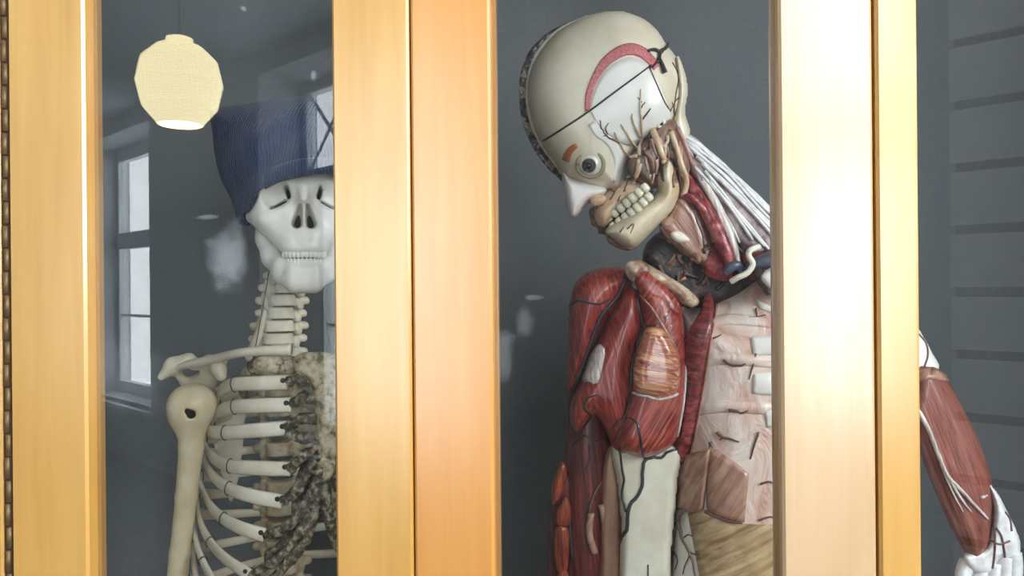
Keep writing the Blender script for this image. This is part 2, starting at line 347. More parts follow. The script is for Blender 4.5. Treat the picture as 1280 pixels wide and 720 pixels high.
# ---- surface nets: turns a signed field on a grid into a smooth closed skin
def surfnet(val, ax):
    n = val.shape; s = val < 0
    c8 = [(i, j, k) for i in (0, 1) for j in (0, 1) for k in (0, 1)]
    sl = lambda a, o: a[o[0]:n[0] - 1 + o[0], o[1]:n[1] - 1 + o[1], o[2]:n[2] - 1 + o[2]]
    cnt = sum(sl(s, o).astype(np.int8) for o in c8)
    act = (cnt > 0) & (cnt < 8)
    I = np.argwhere(act)
    idx = np.full(act.shape, -1, int); idx[act] = np.arange(len(I))
    pos = np.zeros((len(I), 3)); num = np.zeros(len(I))
    for a in c8:
        for d in range(3):
            if a[d]: continue
            b = list(a); b[d] = 1
            va = val[I[:, 0] + a[0], I[:, 1] + a[1], I[:, 2] + a[2]]; vb = val[I[:, 0] + b[0], I[:, 1] + b[1], I[:, 2] + b[2]]
            ms = (va < 0) != (vb < 0)
            t = np.where(ms, va / np.where(va == vb, 1, va - vb), 0)
            q = np.tile(np.array(a, float), (len(I), 1)); q[:, d] += t
            pos += np.where(ms[:, None], q, 0); num += ms
    g = I + pos / np.maximum(num, 1)[:, None]
    out = np.column_stack([np.interp(g[:, d], np.arange(n[d]), ax[d]) for d in range(3)])
    faces = []
    for d in range(3):
        e1, e2 = [(1, 2), (2, 0), (0, 1)][d]
        lo = [0, 0, 0]; hi = list(n); hi[d] -= 1; lo[e1] = 1; lo[e2] = 1; hi[e1] -= 1; hi[e2] -= 1
        A = s[lo[0]:hi[0], lo[1]:hi[1], lo[2]:hi[2]]
        sh = [slice(lo[i] + (1 if i == d else 0), hi[i] + (1 if i == d else 0)) for i in range(3)]
        B = s[sh[0], sh[1], sh[2]]
        E = np.argwhere(A != B)
        if not len(E): continue
        E = E + np.array(lo); fl = s[E[:, 0], E[:, 1], E[:, 2]]
        def at(o1, o2):
            q = E.copy(); q[:, e1] += o1; q[:, e2] += o2
            return idx[q[:, 0], q[:, 1], q[:, 2]]
        q = np.column_stack([at(-1, -1), at(0, -1), at(0, 0), at(-1, 0)])
        q[~fl] = q[~fl][:, ::-1]
        faces.append(q)
    fa = np.concatenate(faces); fa = fa[(fa >= 0).all(1)]
    return out, fa
def field(fn, lo, hi, h):
    ax = [np.arange(lo[d], hi[d] + h, h) for d in range(3)]
    X, Y, Z = np.meshgrid(*ax, indexing='ij')
    return surfnet(fn(np.stack([X, Y, Z], -1)), ax)
def ell(p, c, r):
    q = (p - np.array(c)) / np.array(r); k0 = np.linalg.norm(q, axis=-1); k1 = np.linalg.norm(q / np.array(r), axis=-1)
    return k0 * (k0 - 1) / np.maximum(k1, 1e-9)
def cap(p, a, b, ra, rb=None, sc=(1, 1, 1)):
    rb = ra if rb is None else rb; sc = np.array(sc)
    p = p * sc; a = np.array(a) * sc; b = np.array(b) * sc; ab = b - a
    h = np.clip(((p - a) @ ab) / (ab @ ab), 0, 1)
    return np.linalg.norm(p - a - h[..., None] * ab, axis=-1) - (ra + (rb - ra) * h)
def smin(a, b, k):
    h = np.clip(.5 + .5 * (b - a) / k, 0, 1); return b * (1 - h) + a * h - k * h * (1 - h)
def smax(a, b, k): return -smin(-a, -b, k)
def chain(p, pts, rs, k=0.006, sc=(1, 1, 1)):
    d = None
    for i in range(len(pts) - 1):
        c = cap(p, pts[i], pts[i + 1], rs[i], rs[i + 1], sc); d = c if d is None else smin(d, c, k)
    return d
def poly2d(X, Z, poly):
    d = np.full(X.shape, 1e9); ins = np.zeros(X.shape, bool); N = len(poly)
    for i in range(N):
        (ax, az), (bx, bz) = poly[i], poly[(i + 1) % N]
        ex, ez = bx - ax, bz - az; wx, wz = X - ax, Z - az
        h = np.clip((wx * ex + wz * ez) / (ex * ex + ez * ez + 1e-12), 0, 1)
        d = np.minimum(d, (wx - ex * h) ** 2 + (wz - ez * h) ** 2)
        cnd = (az > Z) != (bz > Z)
        with np.errstate(divide='ignore', invalid='ignore'):
            ins ^= cnd & (X < ex * (Z - az) / (ez if ez else 1e-12) + ax)
    d = np.sqrt(d); return np.where(ins, -d, d)
def inflate(outline, Y, T, Wd, h=2.0, Tb=None, yc=None, smooth=True, lobes=None, clip=None, sub=None):
    """a solid puffed up from an outline seen along the part's own axis.
    Y: world depth of its middle; T, Tb: half-thickness towards / away from the viewer (m); Wd: rounding width (px)"""
    o = np.asarray(outline, float); o2 = catmull(o, 5, True) if smooth else o
    cx, cy = o.mean(0); C0 = P(cx, cy, Y); z0 = float(np.dot(C0 - CAM, _f)); s = z0 / F
    axis = (C0 - CAM) / np.linalg.norm(C0 - CAM)
    Tb = T if Tb is None else Tb
    xs = np.arange(o2[:, 0].min() - 2 * h, o2[:, 0].max() + 3 * h, h); ys = np.arange(o2[:, 1].min() - 2 * h, o2[:, 1].max() + 3 * h, h)
    X, Z = np.meshgrid(xs, ys, indexing='ij'); d2 = poly2d(X, Z, o2)
    q = np.clip(-d2 / Wd, 0, 1); prof = np.sqrt(np.clip(1 - (1 - q) ** 2, 0, 1))
    tf, tb = T * prof, Tb * prof
    if lobes is not None: tf = tf * lobes(X, Z)
    mid = np.zeros_like(X) if yc is None else yc(X, Z)
    hd = max(s * h, 0.0015)
    ds = np.arange((mid - tf).min() - 2 * hd, (mid + tb).max() + 3 * hd, hd)
    D = ds[None, None, :] - mid[:, :, None]
    val = np.where(D < 0, -D - tf[:, :, None], D - tb[:, :, None])
    val = np.where((d2 >= 0)[:, :, None], np.maximum(val, d2[:, :, None] * s), val)
    if clip is not None: val = np.maximum(val, poly2d(X, Z, catmull(np.asarray(clip, float), 5, True))[:, :, None] * s)
    if sub is not None:
        gb = CAM + z0 * (_f + ((X - 640) / F)[..., None] * CR + ((360 - Z) / F)[..., None] * CU)
        val = np.maximum(val, -sub(gb[:, :, None, :] + ds[None, None, :, None] * axis))
    v, f = surfnet(val, [xs, ys, ds])
    base = CAM + z0 * (_f + np.outer((v[:, 0] - 640) / F, CR) + np.outer((360 - v[:, 1]) / F, CU))
    return base + np.outer(v[:, 2], axis), f[:, ::-1]
def bvh_of(parts):
    v, f = join(*parts); return BVHTree.FromPolygons([tuple(q) for q in v], [tuple(q) for q in f])
def surf(b, px, py, Yh=0.28):
    d = ray(px, py); d = d / np.linalg.norm(d)
    h = b.ray_cast(Vector(CAM), Vector(d))
    if h[0] is None:
        h = b.find_nearest(Vector(P(px, py, Yh)))
    n = np.array(h[1]); n = n if np.dot(n, d) < 0 else -n
    return np.array(h[0]), n
def vessel(b, pts, r_px, lift=0.35, Yh=0.28, wob=0.0, sides=6):
    """tube that runs over a surface; r_px half-width (start, end)"""
    r0, r1 = (r_px, r_px) if np.isscalar(r_px) else r_px
    c = catmull(np.asarray(pts, float), 4); out = []; rr = []
    for i, (x, y) in enumerate(c):
        if wob: x += random.uniform(-wob, wob); y += random.uniform(-wob, wob)
        q, n = surf(b, x, y, Yh); t = i / max(1, len(c) - 1); r = (r0 + (r1 - r0) * t) * 0.00103
        out.append(q + n * r * lift); rr.append(r)
    return sweep(out, rr, smooth=False, sides=sides)
def loft(b, A, B, n=14, mm=7, t=0.003, bulge=0.0, Yh=0.28, sink=0.004):
    """plate laid on a surface between two boundary lines (pixels), with its own thickness"""
    def rs(L):
        L = catmull(np.asarray(L, float), 8); s = np.r_[0, np.cumsum(np.linalg.norm(np.diff(L, axis=0), axis=1))]
        q = np.linspace(0, s[-1], n); return np.column_stack([np.interp(q, s, L[:, 0]), np.interp(q, s, L[:, 1])])
    A, B = rs(A), rs(B); top, bot = [], []
    for i in range(n):
        for j in range(mm):
            k = j / (mm - 1); x, y = A[i] * (1 - k) + B[i] * k; q, nr = surf(b, x, y, Yh)
            hgt = t + bulge * math.sin(math.pi * k) * math.sin(math.pi * (0.06 + 0.88 * i / (n - 1)))
            top.append(q + nr * hgt); bot.append(q - nr * sink)
    v = top + bot; K = n * mm; f = []
    for i in range(n - 1):
        for j in range(mm - 1):
            a = i * mm + j; f.append((a, a + mm, a + mm + 1, a + 1)); f.append((K + a, K + a + 1, K + a + mm + 1, K + a + mm))
    bd = [j for j in range(mm)] + [i * mm + mm - 1 for i in range(1, n)] + [(n - 1) * mm + j for j in range(mm - 2, -1, -1)] + [i * mm for i in range(n - 2, 0, -1)]
    for a, c in zip(bd, bd[1:] + bd[:1]): f.append((a, c, K + c, K + a))
    return np.array(v), f

# ================================================================== THE ROOM
def virt(px, z):                            # where a thing seen mirrored at column px, depth z, stands in the room
    q = CAM + z * (_f + _r * ((px - 640) / F)); return np.array((q[0], -q[1]))
WA, WB = virt(110, 7.02), virt(640, 3.3)
wd = (WB - WA) / np.linalg.norm(WB - WA); wn = np.array((-wd[1], wd[0]))   # along the wall / into the room
def wall_t(px, rec=0.0):                    # distance along the window wall met by that mirrored column, `rec` behind its face
    c = np.array((CAM[0], -CAM[1])); d = virt(px, 1.0) - c; o = WA - wn * rec
    A_ = np.array([[d[0], -wd[0]], [d[1], -wd[1]]]); s = np.linalg.solve(A_, o - c); return float(s[1])
CEIL, NZ0, NZ1 = 3.0, 0.46, 2.86
def solve_rec(px, t):
    a, b_ = 0.0, 2.5
    for _ in range(50):
        c_ = (a + b_) / 2
        if (wall_t(px, c_) - t) * (wall_t(px, 0) - t) > 0: a = c_
        else: b_ = c_
    return a
REC = solve_rec(384, wall_t(322)); REC3 = 0.12; RECX = REC + .08
N1 = (wall_t(150, REC), wall_t(185)); N2 = (wall_t(322), wall_t(598)); N3 = (wall_t(984, REC3), wall_t(1140, REC3)); N4 = (wall_t(1330), wall_t(1330) + 1.5)
NICHES = (N1, N2, N3, N4)
def wpt(t, rec, z): return np.array((*(WA + wd * t - wn * rec), z))
def wbox(t0, t1, r0, r1, z0, z1):           # box in wall coordinates
    v = [wpt(t, r, z) for z in (z0, z1) for (t, r) in ((t0, r1), (t1, r1), (t1, r0), (t0, r0))]
    return v, [(0, 3, 2, 1), (4, 5, 6, 7), (0, 1, 5, 4), (1, 2, 6, 5), (2, 3, 7, 6), (3, 0, 4, 7)]
T0, T1 = -2.2, 11.2
edges = [T0, *N1, *N2, *N3, *N4, T1]
pieces = [wbox(edges[i], edges[i + 1], 0, RECX, 0, CEIL) for i in range(0, 10, 2)]
SILLS = (NZ0, NZ0, .95, 1.5)
for (a, b_), zs in zip(NICHES, SILLS): pieces += [wbox(a, b_, 0, RECX, 0, zs), wbox(a, b_, 0, RECX, NZ1, CEIL)]
M['wall_grey'] = mottled('grey_blue_distemper', [(0.3, (0.38, 0.43, 0.48)), (0.7, (0.46, 0.51, 0.56))], 12, 0.9, bmp=0.002)
wall_w = tag(obj('wall_back', join(*pieces), 'wall_grey', smooth=False), 'grey blue window wall behind the viewer with deep window niches', 'wall', kind='structure')
# pier of large painted blocks between the narrow window and the added one
pt0, pt1 = wall_t(1197), wall_t(1322)
H_B = 79 / F * 2.08
obj('joint_backing', wbox(pt0 + .01, pt1, -.012, 0, 0, CEIL), 'joint', wall_w, smooth=False)
for k in range(-9, 10):
    z = 1.427 + k * H_B
    if z < 0 or z + H_B > CEIL: continue
    obj('block', wbox(pt0, pt1 + .01, -.03, 0, z + .014, z + H_B - .014), 'block', wall_w, smooth=False)
for i, (a, b_) in enumerate(NICHES):
    obj('window_sill', wbox(a - .05, b_ + .05, -.05, .1, SILLS[i] - .04, SILLS[i]), 'plaster', wall_w, smooth=False)

print('rec', REC, REC3, N1, N2, N3)
def window(name, n, cols, lattice, low_casing, day, label, area_name, REC, NZ0=NZ0, WZ1=2.74, zt0=1.87, zt1=2.03):
    WZ0 = NZ0 + .1
    t0, t1 = n; e = empty(name, wpt((t0 + t1) / 2, REC, NZ0), label, 'window', kind='structure')
    r0, r1 = REC - .04, REC + .03; fw = .055
    obj('frame', join(wbox(t0, t0 + fw, r0, r1, NZ0, NZ1), wbox(t1 - fw, t1, r0, r1, NZ0, NZ1), wbox(t0 + fw, t1 - fw, r0, r1, NZ0, WZ0), wbox(t0 + fw, t1 - fw, r0, r1, WZ1, NZ1)), 'sash', e, smooth=False)
    obj('transom', wbox(t0 + fw, t1 - fw, r0, r1, zt0, zt1), 'sash', e, smooth=False)
    if low_casing: obj('casing', wbox(t0 + fw, t0 + fw + low_casing, r0 - .02, r1, WZ0, zt0), 'sash', e, smooth=False)
    wdt = (t1 - t0 - 2 * fw) / cols
    for c in range(cols):
        a = t0 + fw + c * wdt
        if c: obj('mullion', wbox(a - .022, a + .022, r0, r1, WZ0, WZ1), 'sash', e, smooth=False)
        obj('pane', wbox(a, a + wdt, REC - .003, REC + .003, WZ0, zt0), 'window_glass', e, smooth=False)
        obj('pane', wbox(a, a + wdt, REC - .003, REC + .003, zt1, WZ1), 'window_glass', e, smooth=False)
        if WZ0 < 1.2: obj('glazing_bar', wbox(a, a + wdt, REC - .012, REC + .012, 1.2, 1.225), 'sash', e, smooth=False)
        if lattice:
            for s in (0, 1):
                p0 = wpt(a, REC - .012, zt1 if s else WZ1); p1 = wpt(a + wdt, REC - .012, WZ1 if s else zt1)
                obj('lattice_bar', sweep([p0, p1], .016, .012, nrm=(wn[0], wn[1], 0), n=1, sides=4), 'sash', e, smooth=False)
    # daylight outside this window
    L = bpy.data.lights.new(area_name, 'AREA'); L.shape = 'RECTANGLE'; L.size = (t1 - t0) * 1.15; L.size_y = (NZ1 - NZ0) * 1.05
    L.energy = day * math.pi * L.size * L.size_y; L.color = (0.94, 0.97, 1.0)
    lo = bpy.data.objects.new(area_name, L); COL.objects.link(lo)
    c = wpt((t0 + t1) / 2, REC + .13, (NZ0 + NZ1) / 2)
    z = -np.array((wn[0], wn[1], 0)); x = np.array((wd[0], wd[1], 0)); y = np.cross(z, x)
    mm_ = Matrix.Identity(4)
    for k in range(3): mm_[k][0] = x[k]; mm_[k][1] = y[k]; mm_[k][2] = z[k]; mm_[k][3] = c[k]
    lo.matrix_world = mm_
window('window_1', N1, 2, False, 0, DAY['w1'], 'narrow pale window mirrored in the left glass door', 'daylight_far', REC)
window('window_2', N2, 4, True, 0.22, DAY['w2'], 'window with crossed lattice bars mirrored beside the blue cap', 'daylight_middle', REC, NZ0, 2.79, 2.17, 2.27)
window('window_3', N3, 1, False, 0, DAY['w3'], 'narrow window mirrored in the varnish of the right door', 'daylight_narrow', REC3, SILLS[2])
window('window_4_added', N4, 3, True, 0, DAY['w4'], 'unseen window added beside the block pier to light the cabinet', 'daylight_added', .3, SILLS[3])  # unseen window added because the cabinet interior needed more light

X0, X1, Y1 = -6.6, 4.6, 0.66
tag(obj('floor', box((X0 - .5, -8.2, -.1), (X1, Y1 + .1, 0)), 'floor', smooth=False), 'dark grey linoleum floor of the room', 'floor', kind='structure')
tag(obj('ceiling', box((X0 - .5, -8.2, CEIL), (X1, Y1 + .1, CEIL + .1)), 'ceiling', smooth=False), 'pale plaster ceiling of the room', 'ceiling', kind='structure')
tag(obj('wall_front', box((X0, Y1, 0), (X1, Y1 + .1, CEIL)), 'plaster', smooth=False), 'plaster wall behind the display cabinet', 'wall', kind='structure')
tag(obj('wall_left', box((X0 - .1, -8.0, 0), (X0, Y1, CEIL)), 'plaster', smooth=False), 'far plaster end wall of the room', 'wall', kind='structure')

# pendant lamp (seen mirrored in the left pane)
z_l = 3.2; lp = virt(223, z_l); ls = z_l / F
lz = 1.45 + (360 - 97) / F * z_l
lamp = empty('pendant_lamp', (lp[0], lp[1], lz - .2), 'glowing cream globe pendant lamp mirrored in the left door', 'lamp')
prof = [(26, -54), (44, -32), (51, -2), (45, 27), (28, 44), (14, 50)]
obj('lamp_shade', lathe((lp[0], lp[1], lz), [(r * ls, z * ls) for r, z in prof], 48), 'opal', lamp, smooth=False)
obj('bulb_diffuser', lathe((lp[0], lp[1], lz), [(0.001, -51 * ls), (25 * ls, -51 * ls), (25.5 * ls, -53 * ls)], 24), 'bulb', lamp, smooth=False)
obj('shade_cap', lathe((lp[0], lp[1], lz), [(16 * ls, 48 * ls), (16 * ls, 55 * ls), (7 * ls, 58 * ls), (.001, 58 * ls)], 20), 'opal', lamp)
obj('cord', sweep([(lp[0], lp[1], lz + 57 * ls), (lp[0], lp[1], CEIL)], .004, n=1), 'wire', lamp)
obj('ceiling_rose', lathe((lp[0], lp[1], CEIL - .05), [(.012, 0), (.05, .02), (.05, .05)], 20), 'metal', lamp)

# ================================================================== THE CABINET
def xat(px): return float(P(px, 360, 0)[0])
e = [xat(v) for v in (8, 107, 417, 514.5, 615, 976, 1095, 1149)]
CZ0, CZ1, CB = 0.05, 2.15, 0.60
XL, XR = e[0] - 0.62, 0.95
cab = empty('display_cabinet', ((XL + XR) / 2, 0.02, 0), 'varnished wooden display cabinet with tall glass doors holding two anatomical figures', 'cabinet')
SW, GL = 0.022, 0.011                       # stile thickness, glass set-back
obj('back_panel', box((XL, CB, CZ0), (XR, CB + .02, CZ1)), 'canvas', cab, smooth=False, label='grey canvas-lined back panel')
obj('side_panel', box((XL - .02, 0, 0), (XL, CB + .02, CZ1)), 'wood', cab, smooth=False)
obj('side_panel', box((XR, 0, 0), (XR + .02, CB + .02, CZ1)), 'wood', cab, smooth=False)
for xa in (XL, XR - .004): obj('side_lining', box((xa, SW, CZ0), (xa + .004, CB, CZ1)), 'canvas', cab, smooth=False, label='grey canvas side lining')
obj('base_board', box((XL, 0, 0), (XR, CB, CZ0)), 'wood', cab, smooth=False)
obj('top_board', box((XL - .02, -.01, CZ1), (XR + .02, CB + .02, CZ1 + .03)), 'wood', cab, smooth=False)
obj('frame_post', box((e[0] - .045, -.001, CZ0), (e[0] - .006, SW, CZ1), .002), 'wood', cab, smooth=False)
obj('pane', box((XL, GL, CZ0), (e[0] - .041, GL + .004, CZ1)), glass('side_bay_glass', 1.5), cab, smooth=False)
def pane_mark(px, py, rx, rz, amt):
    q = P(px, py, GL) - np.array(cab.location); return (q[0], q[2], rx, rz, amt)
M['glass_a'] = glass('door_glass', 1.52, [pane_mark(283, 322, .024, .038, .13), pane_mark(258, 271, .014, .003, .07), pane_mark(391, 94, .004, .007, .14), pane_mark(303, 10, .003, .003, .15), pane_mark(150, 470, .06, .05, .03)])
M['glass_b'] = glass('door_glass_right', 1.52, [pane_mark(668, 372, .012, .004, .05), pane_mark(655, 400, .01, .02, .04), pane_mark(628, 440, .012, .035, .05)])  # pale patches painted where fingers and room mirror in the pane
M['glass_c'] = glass('fixed_glass', 1.52)
def door(x0, x1, s0, s1, gm, label, wl, wr):
    y0 = 0.0
    d = obj('door_leaf', box((x0, y0, CZ0), (x1, SW, CZ0 + .12)), 'wood', cab, smooth=False, label=label)
    obj('top_rail', box((x0, y0, CZ1 - .09), (x1, SW, CZ1)), 'wood', d, smooth=False)
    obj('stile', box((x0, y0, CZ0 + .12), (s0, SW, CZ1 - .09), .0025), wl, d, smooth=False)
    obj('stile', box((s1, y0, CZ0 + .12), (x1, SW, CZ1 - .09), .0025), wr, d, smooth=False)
    obj('pane', box((s0 - .004, GL, CZ0 + .11), (s1 + .004, GL + .004, CZ1 - .085)), gm, d, smooth=False, label='clear glass pane with faint smears and pale marks')
    obj('glazing_bead', box((s0, GL + .004, CZ0 + .12), (s0 + .004, SW, CZ1 - .09)), 'wood_edge', d, smooth=False)
    obj('glazing_bead', box((s1 - .004, GL + .004, CZ0 + .12), (s1, SW, CZ1 - .09)), 'wood_edge', d, smooth=False)
    return d
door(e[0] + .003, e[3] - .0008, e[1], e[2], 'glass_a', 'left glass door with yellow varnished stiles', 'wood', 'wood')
door(e[3] + .0008, e[6] - .0012, e[4], e[5], 'glass_b', 'right glass door with an orange stile and one with painted pale sheen', 'wood_orange', 'wood_sheen')
obj('joint_strip', box((e[3] - .004, SW * .5, CZ0), (e[3] + .004, SW, CZ1)), 'gap', cab, smooth=False)
obj('joint_strip', box((e[6] - .004, SW * .5, CZ0), (e[6] + .004, SW, CZ1)), 'gap', cab, smooth=False)
obj('frame_post', box((e[6] + .0012, -.001, CZ0), (e[7], SW, CZ1), .0025), 'wood', cab, smooth=False)
obj('pane', box((e[7] - .004, GL, CZ0), (XR, GL + .004, CZ1)), 'glass_c', cab, smooth=False)
# piano hinge on the left
hg = obj('piano_hinge', box((e[0] - .0065, .002, CZ0), (e[0] + .0035, .006, CZ1)), 'gap', cab, smooth=False, label='long dark brass piano hinge')
kn = None; kh = 0.0235; k = 0; z = CZ0 + .6
while z < CZ1 - .05:
    if kn is None:
        kn = obj('knuckle', lathe((e[0] - .0015, .0015, z), [(.0005, 0), (.0027, .0004), (.0027, kh * .9), (.0005, kh * .94)], 10), 'brass', hg, at=(e[0] - .0015, .0015, z))
    else:
        c = kn.copy(); COL.objects.link(c); c.parent = hg; c.location = Vector((e[0] - .0015, .0015, z)) - Vector(origin_of(hg)); c.location.x += 0.0012 * (k % 2)
    k += 1; z += kh

# ================================================================== THE SKELETON
YS = 0.29
sk_base = P(385, 500, 0.40); sk = empty('skeleton', (sk_base[0], sk_base[1], CZ0), 'pale human skeleton behind the left glass door wearing a blue cap', 'skeleton')
def head_frame(px, py, Y):
    o = P(px, py, Y); d = o - CAM; d[2] = 0; d /= np.linalg.norm(d)
    return o, np.array((d[1], -d[0], 0)), d
SO, SX, SY = head_frame(380, 275, YS)
def sk_w(v): v = np.asarray(v); return SO + np.outer(v[:, 0], SX) + np.outer(v[:, 1], SY) + np.outer(v[:, 2], (0, 0, 1.0))
def sym(p): q = p.copy(); q[..., 0] = np.abs(q[..., 0]); return q
def skull_f(p):
    q = sym(p)
    d = ell(q, (0, .035, .062), (.071, .09, .078))
    d = smin(d, ell(q, (.012, -.03, .048), (.048, .038, .034)), .02)          # brow
    d = smin(d, ell(q, (.02, -.03, .008), (.045, .03, .046)), .015)            # mid face
    d = smin(d, cap(q, (.046, -.048, -.004), (.064, -.016, .002), .012, .0095), .012)   # cheekbone
    d = smin(d, cap(q, (.064, -.016, .002), (.069, .03, .006), .008, .006), .006)
    d = smin(d, cap(q, (.046, -.052, .03), (.052, -.04, .002), .009, .009), .01)        # outer rim of the orbit
    d = smin(d, ell(q, (0, -.042, -.026), (.039, .028, .024)), .014)           # upper jaw
    d = smin(d, ell(q, (0, -.05, -.042), (.029, .02, .011)), .01)
    d = smin(d, cap(q, (0, -.066, .036), (0, -.0735, .021), .0075, .005), .008)  # nasal bones
    d = smax(d, -ell(q, (.0345, -.074, .026), (.0200, .040, .0178)), .005)     # orbits
    d = smax(d, -cap(q, (.0185, -.05, .026), (.0215, -.05, .037), .0031, sc=(1, .085, 1)), .0015)
    d = smax(d, -cap(q, (.023, -.05, .021), (.041, -.05, .010), .0024, sc=(1, .075, 1)), .0015)
    d = smax(d, -cap(q, (.0048, -.062, .013), (.0088, -.062, -.010), .0036, .0070, sc=(1, .2, 1)), .002)  # nasal opening
    d = smax(d, -ell(q, (.042, -.006, -.030), (.010, .03, .022)), .006)        # hollow behind the cheek
    return d
def jaw_f(p):
    q = sym(p)
    d = chain(q, [(.055, .004, .002), (.050, -.004, -.026), (.042, -.016, -.050), (.028, -.042, -.072), (.012, -.057, -.083), (0, -.061, -.085)], [.009, .0118, .0122, .0112, .0118, .0122], .008, (1, .9, .8))
    d = smin(d, chain(q, [(.037, -.020, -.052), (.027, -.046, -.062), (.012, -.06, -.068), (0, -.062, -.069)], [.006, .0075, .008, .008], .006), .010)
    return d
v, f = field(skull_f, (-.09, -.105, -.075), (.09, .14, .15), .0022)
skull = obj('skull', (sk_w(v), f), 'bone_skull', sk)
obj('socket_shade', join(*[(sk_w(a), b_) for a, b_ in [ball((s * .031, -.018, .025), (.017, .010, .018)) for s in (-1, 1)] + [ball((0, -.028, .0), (.018, .010, .018))]]), 'cavity', skull)  # dark balls that paint the shade deep in sockets and nose
v, f = field(jaw_f, (-.075, -.085, -.11), (.075, .03, .02), .002)
mand = obj('mandible', (sk_w(v), f), 'bone_skull', sk)
def tooth_row(z, h, n, rad, yo, w):
    out = []
    for i in range(n):
        a = R(-62 + 124 * (i + .5) / n); x, y = rad[0] * math.sin(a), yo - rad[1] * math.cos(a)
        ax = [(math.cos(a), math.sin(a), 0), (-math.sin(a), math.cos(a), 0), (0, 0, 1)]
        out.append(ball((x, y, z), (w, w * .75, h), ax, 8, 6))
    v_, f_ = join(*out); return sk_w(v_), f_
obj('upper_teeth', tooth_row(-.0495, .0056, 12, (.030, .0235), -.042, .0041), 'bone_skull', skull)
obj('lower_teeth', tooth_row(-.0600, .0052, 12, (.0275, .022), -.0440, .0039), 'bone_skull', mand)

# spine
YSP = 0.42
def vertebra(c, w, h, dep, mt, name='vertebra', tilt=0.0, wings=True):
    c = np.asarray(c); X, Yd = SX, SY; Zd = np.array((0, 0, 1.0)) + SX * tilt
    def wv(v): v = np.asarray(v); return c + np.outer(v[:, 0], X) + np.outer(v[:, 1], Yd) + np.outer(v[:, 2], Zd)
    def fn(p):
        q = sym(p); r = np.sqrt((q[..., 0] / w) ** 2 + (q[..., 1] / dep) ** 2)
        body = np.maximum((r - 1) * w, np.abs(q[..., 2]) - h * .47)
        waist = .0018 * np.cos(np.clip(q[..., 2] / h * math.pi, -2, 2)); body = body + waist
        d = smax(body, np.abs(q[..., 2]) - h * .48, .0025)
        if wings:
            d = smin(d, cap(q, (w * .6, dep * .5, h * .1), (w * 1.55, dep * .9, -h * .05), h * .26, h * .32), .004)
            d = smin(d, cap(q, (w * 1.0, dep * .55, h * .35), (w * 1.05, dep * .55, -h * .45), h * .34, h * .34), .003)
            d = smin(d, cap(q, (0, dep * 1.0, 0), (0, dep * 2.4, -h * .6), h * .3, h * .22), .004)
        return d
    a = max(w * 2.1, .02); v_, f_ = field(fn, (-a, -dep * 1.3, -h * 1.3), (a, dep * 3.0, h * 1.0), max(h / 9, .0016))
    return obj(name, (wv(v_), f_), mt, sk)
cerv = [(360, 344), (357, 359), (354, 375), (351, 391), (349, 407), (348, 423), (348, 440)]
for i, (x, y) in enumerate(cerv):
    vertebra(P(x + random.uniform(-1.5, 1.5), y, 0.335 + .01 * i), (0.0195 + .0008 * i) * random.uniform(.92, 1.08), .0198, .0125 + .0006 * i, M['bone'], tilt=-.1 + random.uniform(-.08, .08))
for i in range(17):
    y = 462 + i * 24.5; x = 348 + max(0, i - 2) * .6
    vertebra(P(x, y, .412 + .003 * min(i, 8)), .019 + .0006 * i, .024, .016 + .0004 * i, M['bone_old'])
obj('support_pole', sweep([P(352, 870, .43), np.array((P(352, 870, .43)[0], .43, CZ0))], .012, n=1), 'metal', sk)
obj('base_plate', lathe((P(352, 870, .43)[0], .43, CZ0), [(.001, .02), (.14, .02), (.15, 0), (.001, 0)], 24), 'metal', sk)

# rib cage: each rib is a curve from its cut front end round the side to the spine
rib_front = [
    [(362, 452), (335, 450), (312, 462), (300, 478), (303, 492)],
    [(359, 478), (325, 479), (290, 481), (275, 490), (270, 505)],
    [(364, 506), (325, 507), (290, 509), (270, 517), (263, 530)],
    [(359, 535), (320, 538), (278, 541), (260, 538), (255, 524)],
    [(363, 586), (319, 585), (285, 582), (265, 571), (254, 553)],
    [(353, 627), (314, 620), (283, 609), (263, 591), (253, 570)],
    [(331, 669), (301, 660), (277, 647), (261, 629), (249, 600)],
    [(312, 719), (280, 697), (261, 675), (250, 650), (245, 620)],
    [(298, 770), (268, 728), (252, 698), (244, 670), (241, 645)],
    [(290, 810), (262, 770), (249, 735), (243, 710), (241, 688)],
    [(285, 840), (258, 800), (248, 770), (243, 748), (243, 730)],
]
spine_pts = [(340, 452), (340, 470), (341, 492), (341, 514), (341, 536), (342, 560), (342, 586), (343, 612), (343, 640), (343, 668), (343, 696)]
S_mid = P(400, 520, .235); B_mid = P(349, 560, .42)
mdir = (B_mid - S_mid); mdir[2] = 0; mdir /= np.linalg.norm(mdir); mnor = np.array((mdir[1], -mdir[0], 0))
def mirror(v): v = np.asarray(v); k = (v - S_mid) @ mnor; return v - 2 * np.outer(k, mnor)
ax_c = (S_mid + B_mid) / 2
def rib_curve(fr, sp):
    ys = [.238, .236, .245, .268, .305]
    pts = [P(x, y, Y) for (x, y), Y in zip(fr, ys)]
    lx, ly = fr[-1]
    pts.append(P(lx + 5, ly + 2 - 6, .345)); pts.append(P(lx + 22, ly * .72 + sp[1] * .28, .395)); pts.append(P((lx + 2 * sp[0]) / 3 - 8, ly * .35 + sp[1] * .65, .43)); pts.append(P(sp[0], sp[1], .43))
    return np.array(pts)
outw = lambda p: np.array((p[0] - ax_c[0], p[1] - ax_c[1], 0.0)) + 1e-4
ends = []
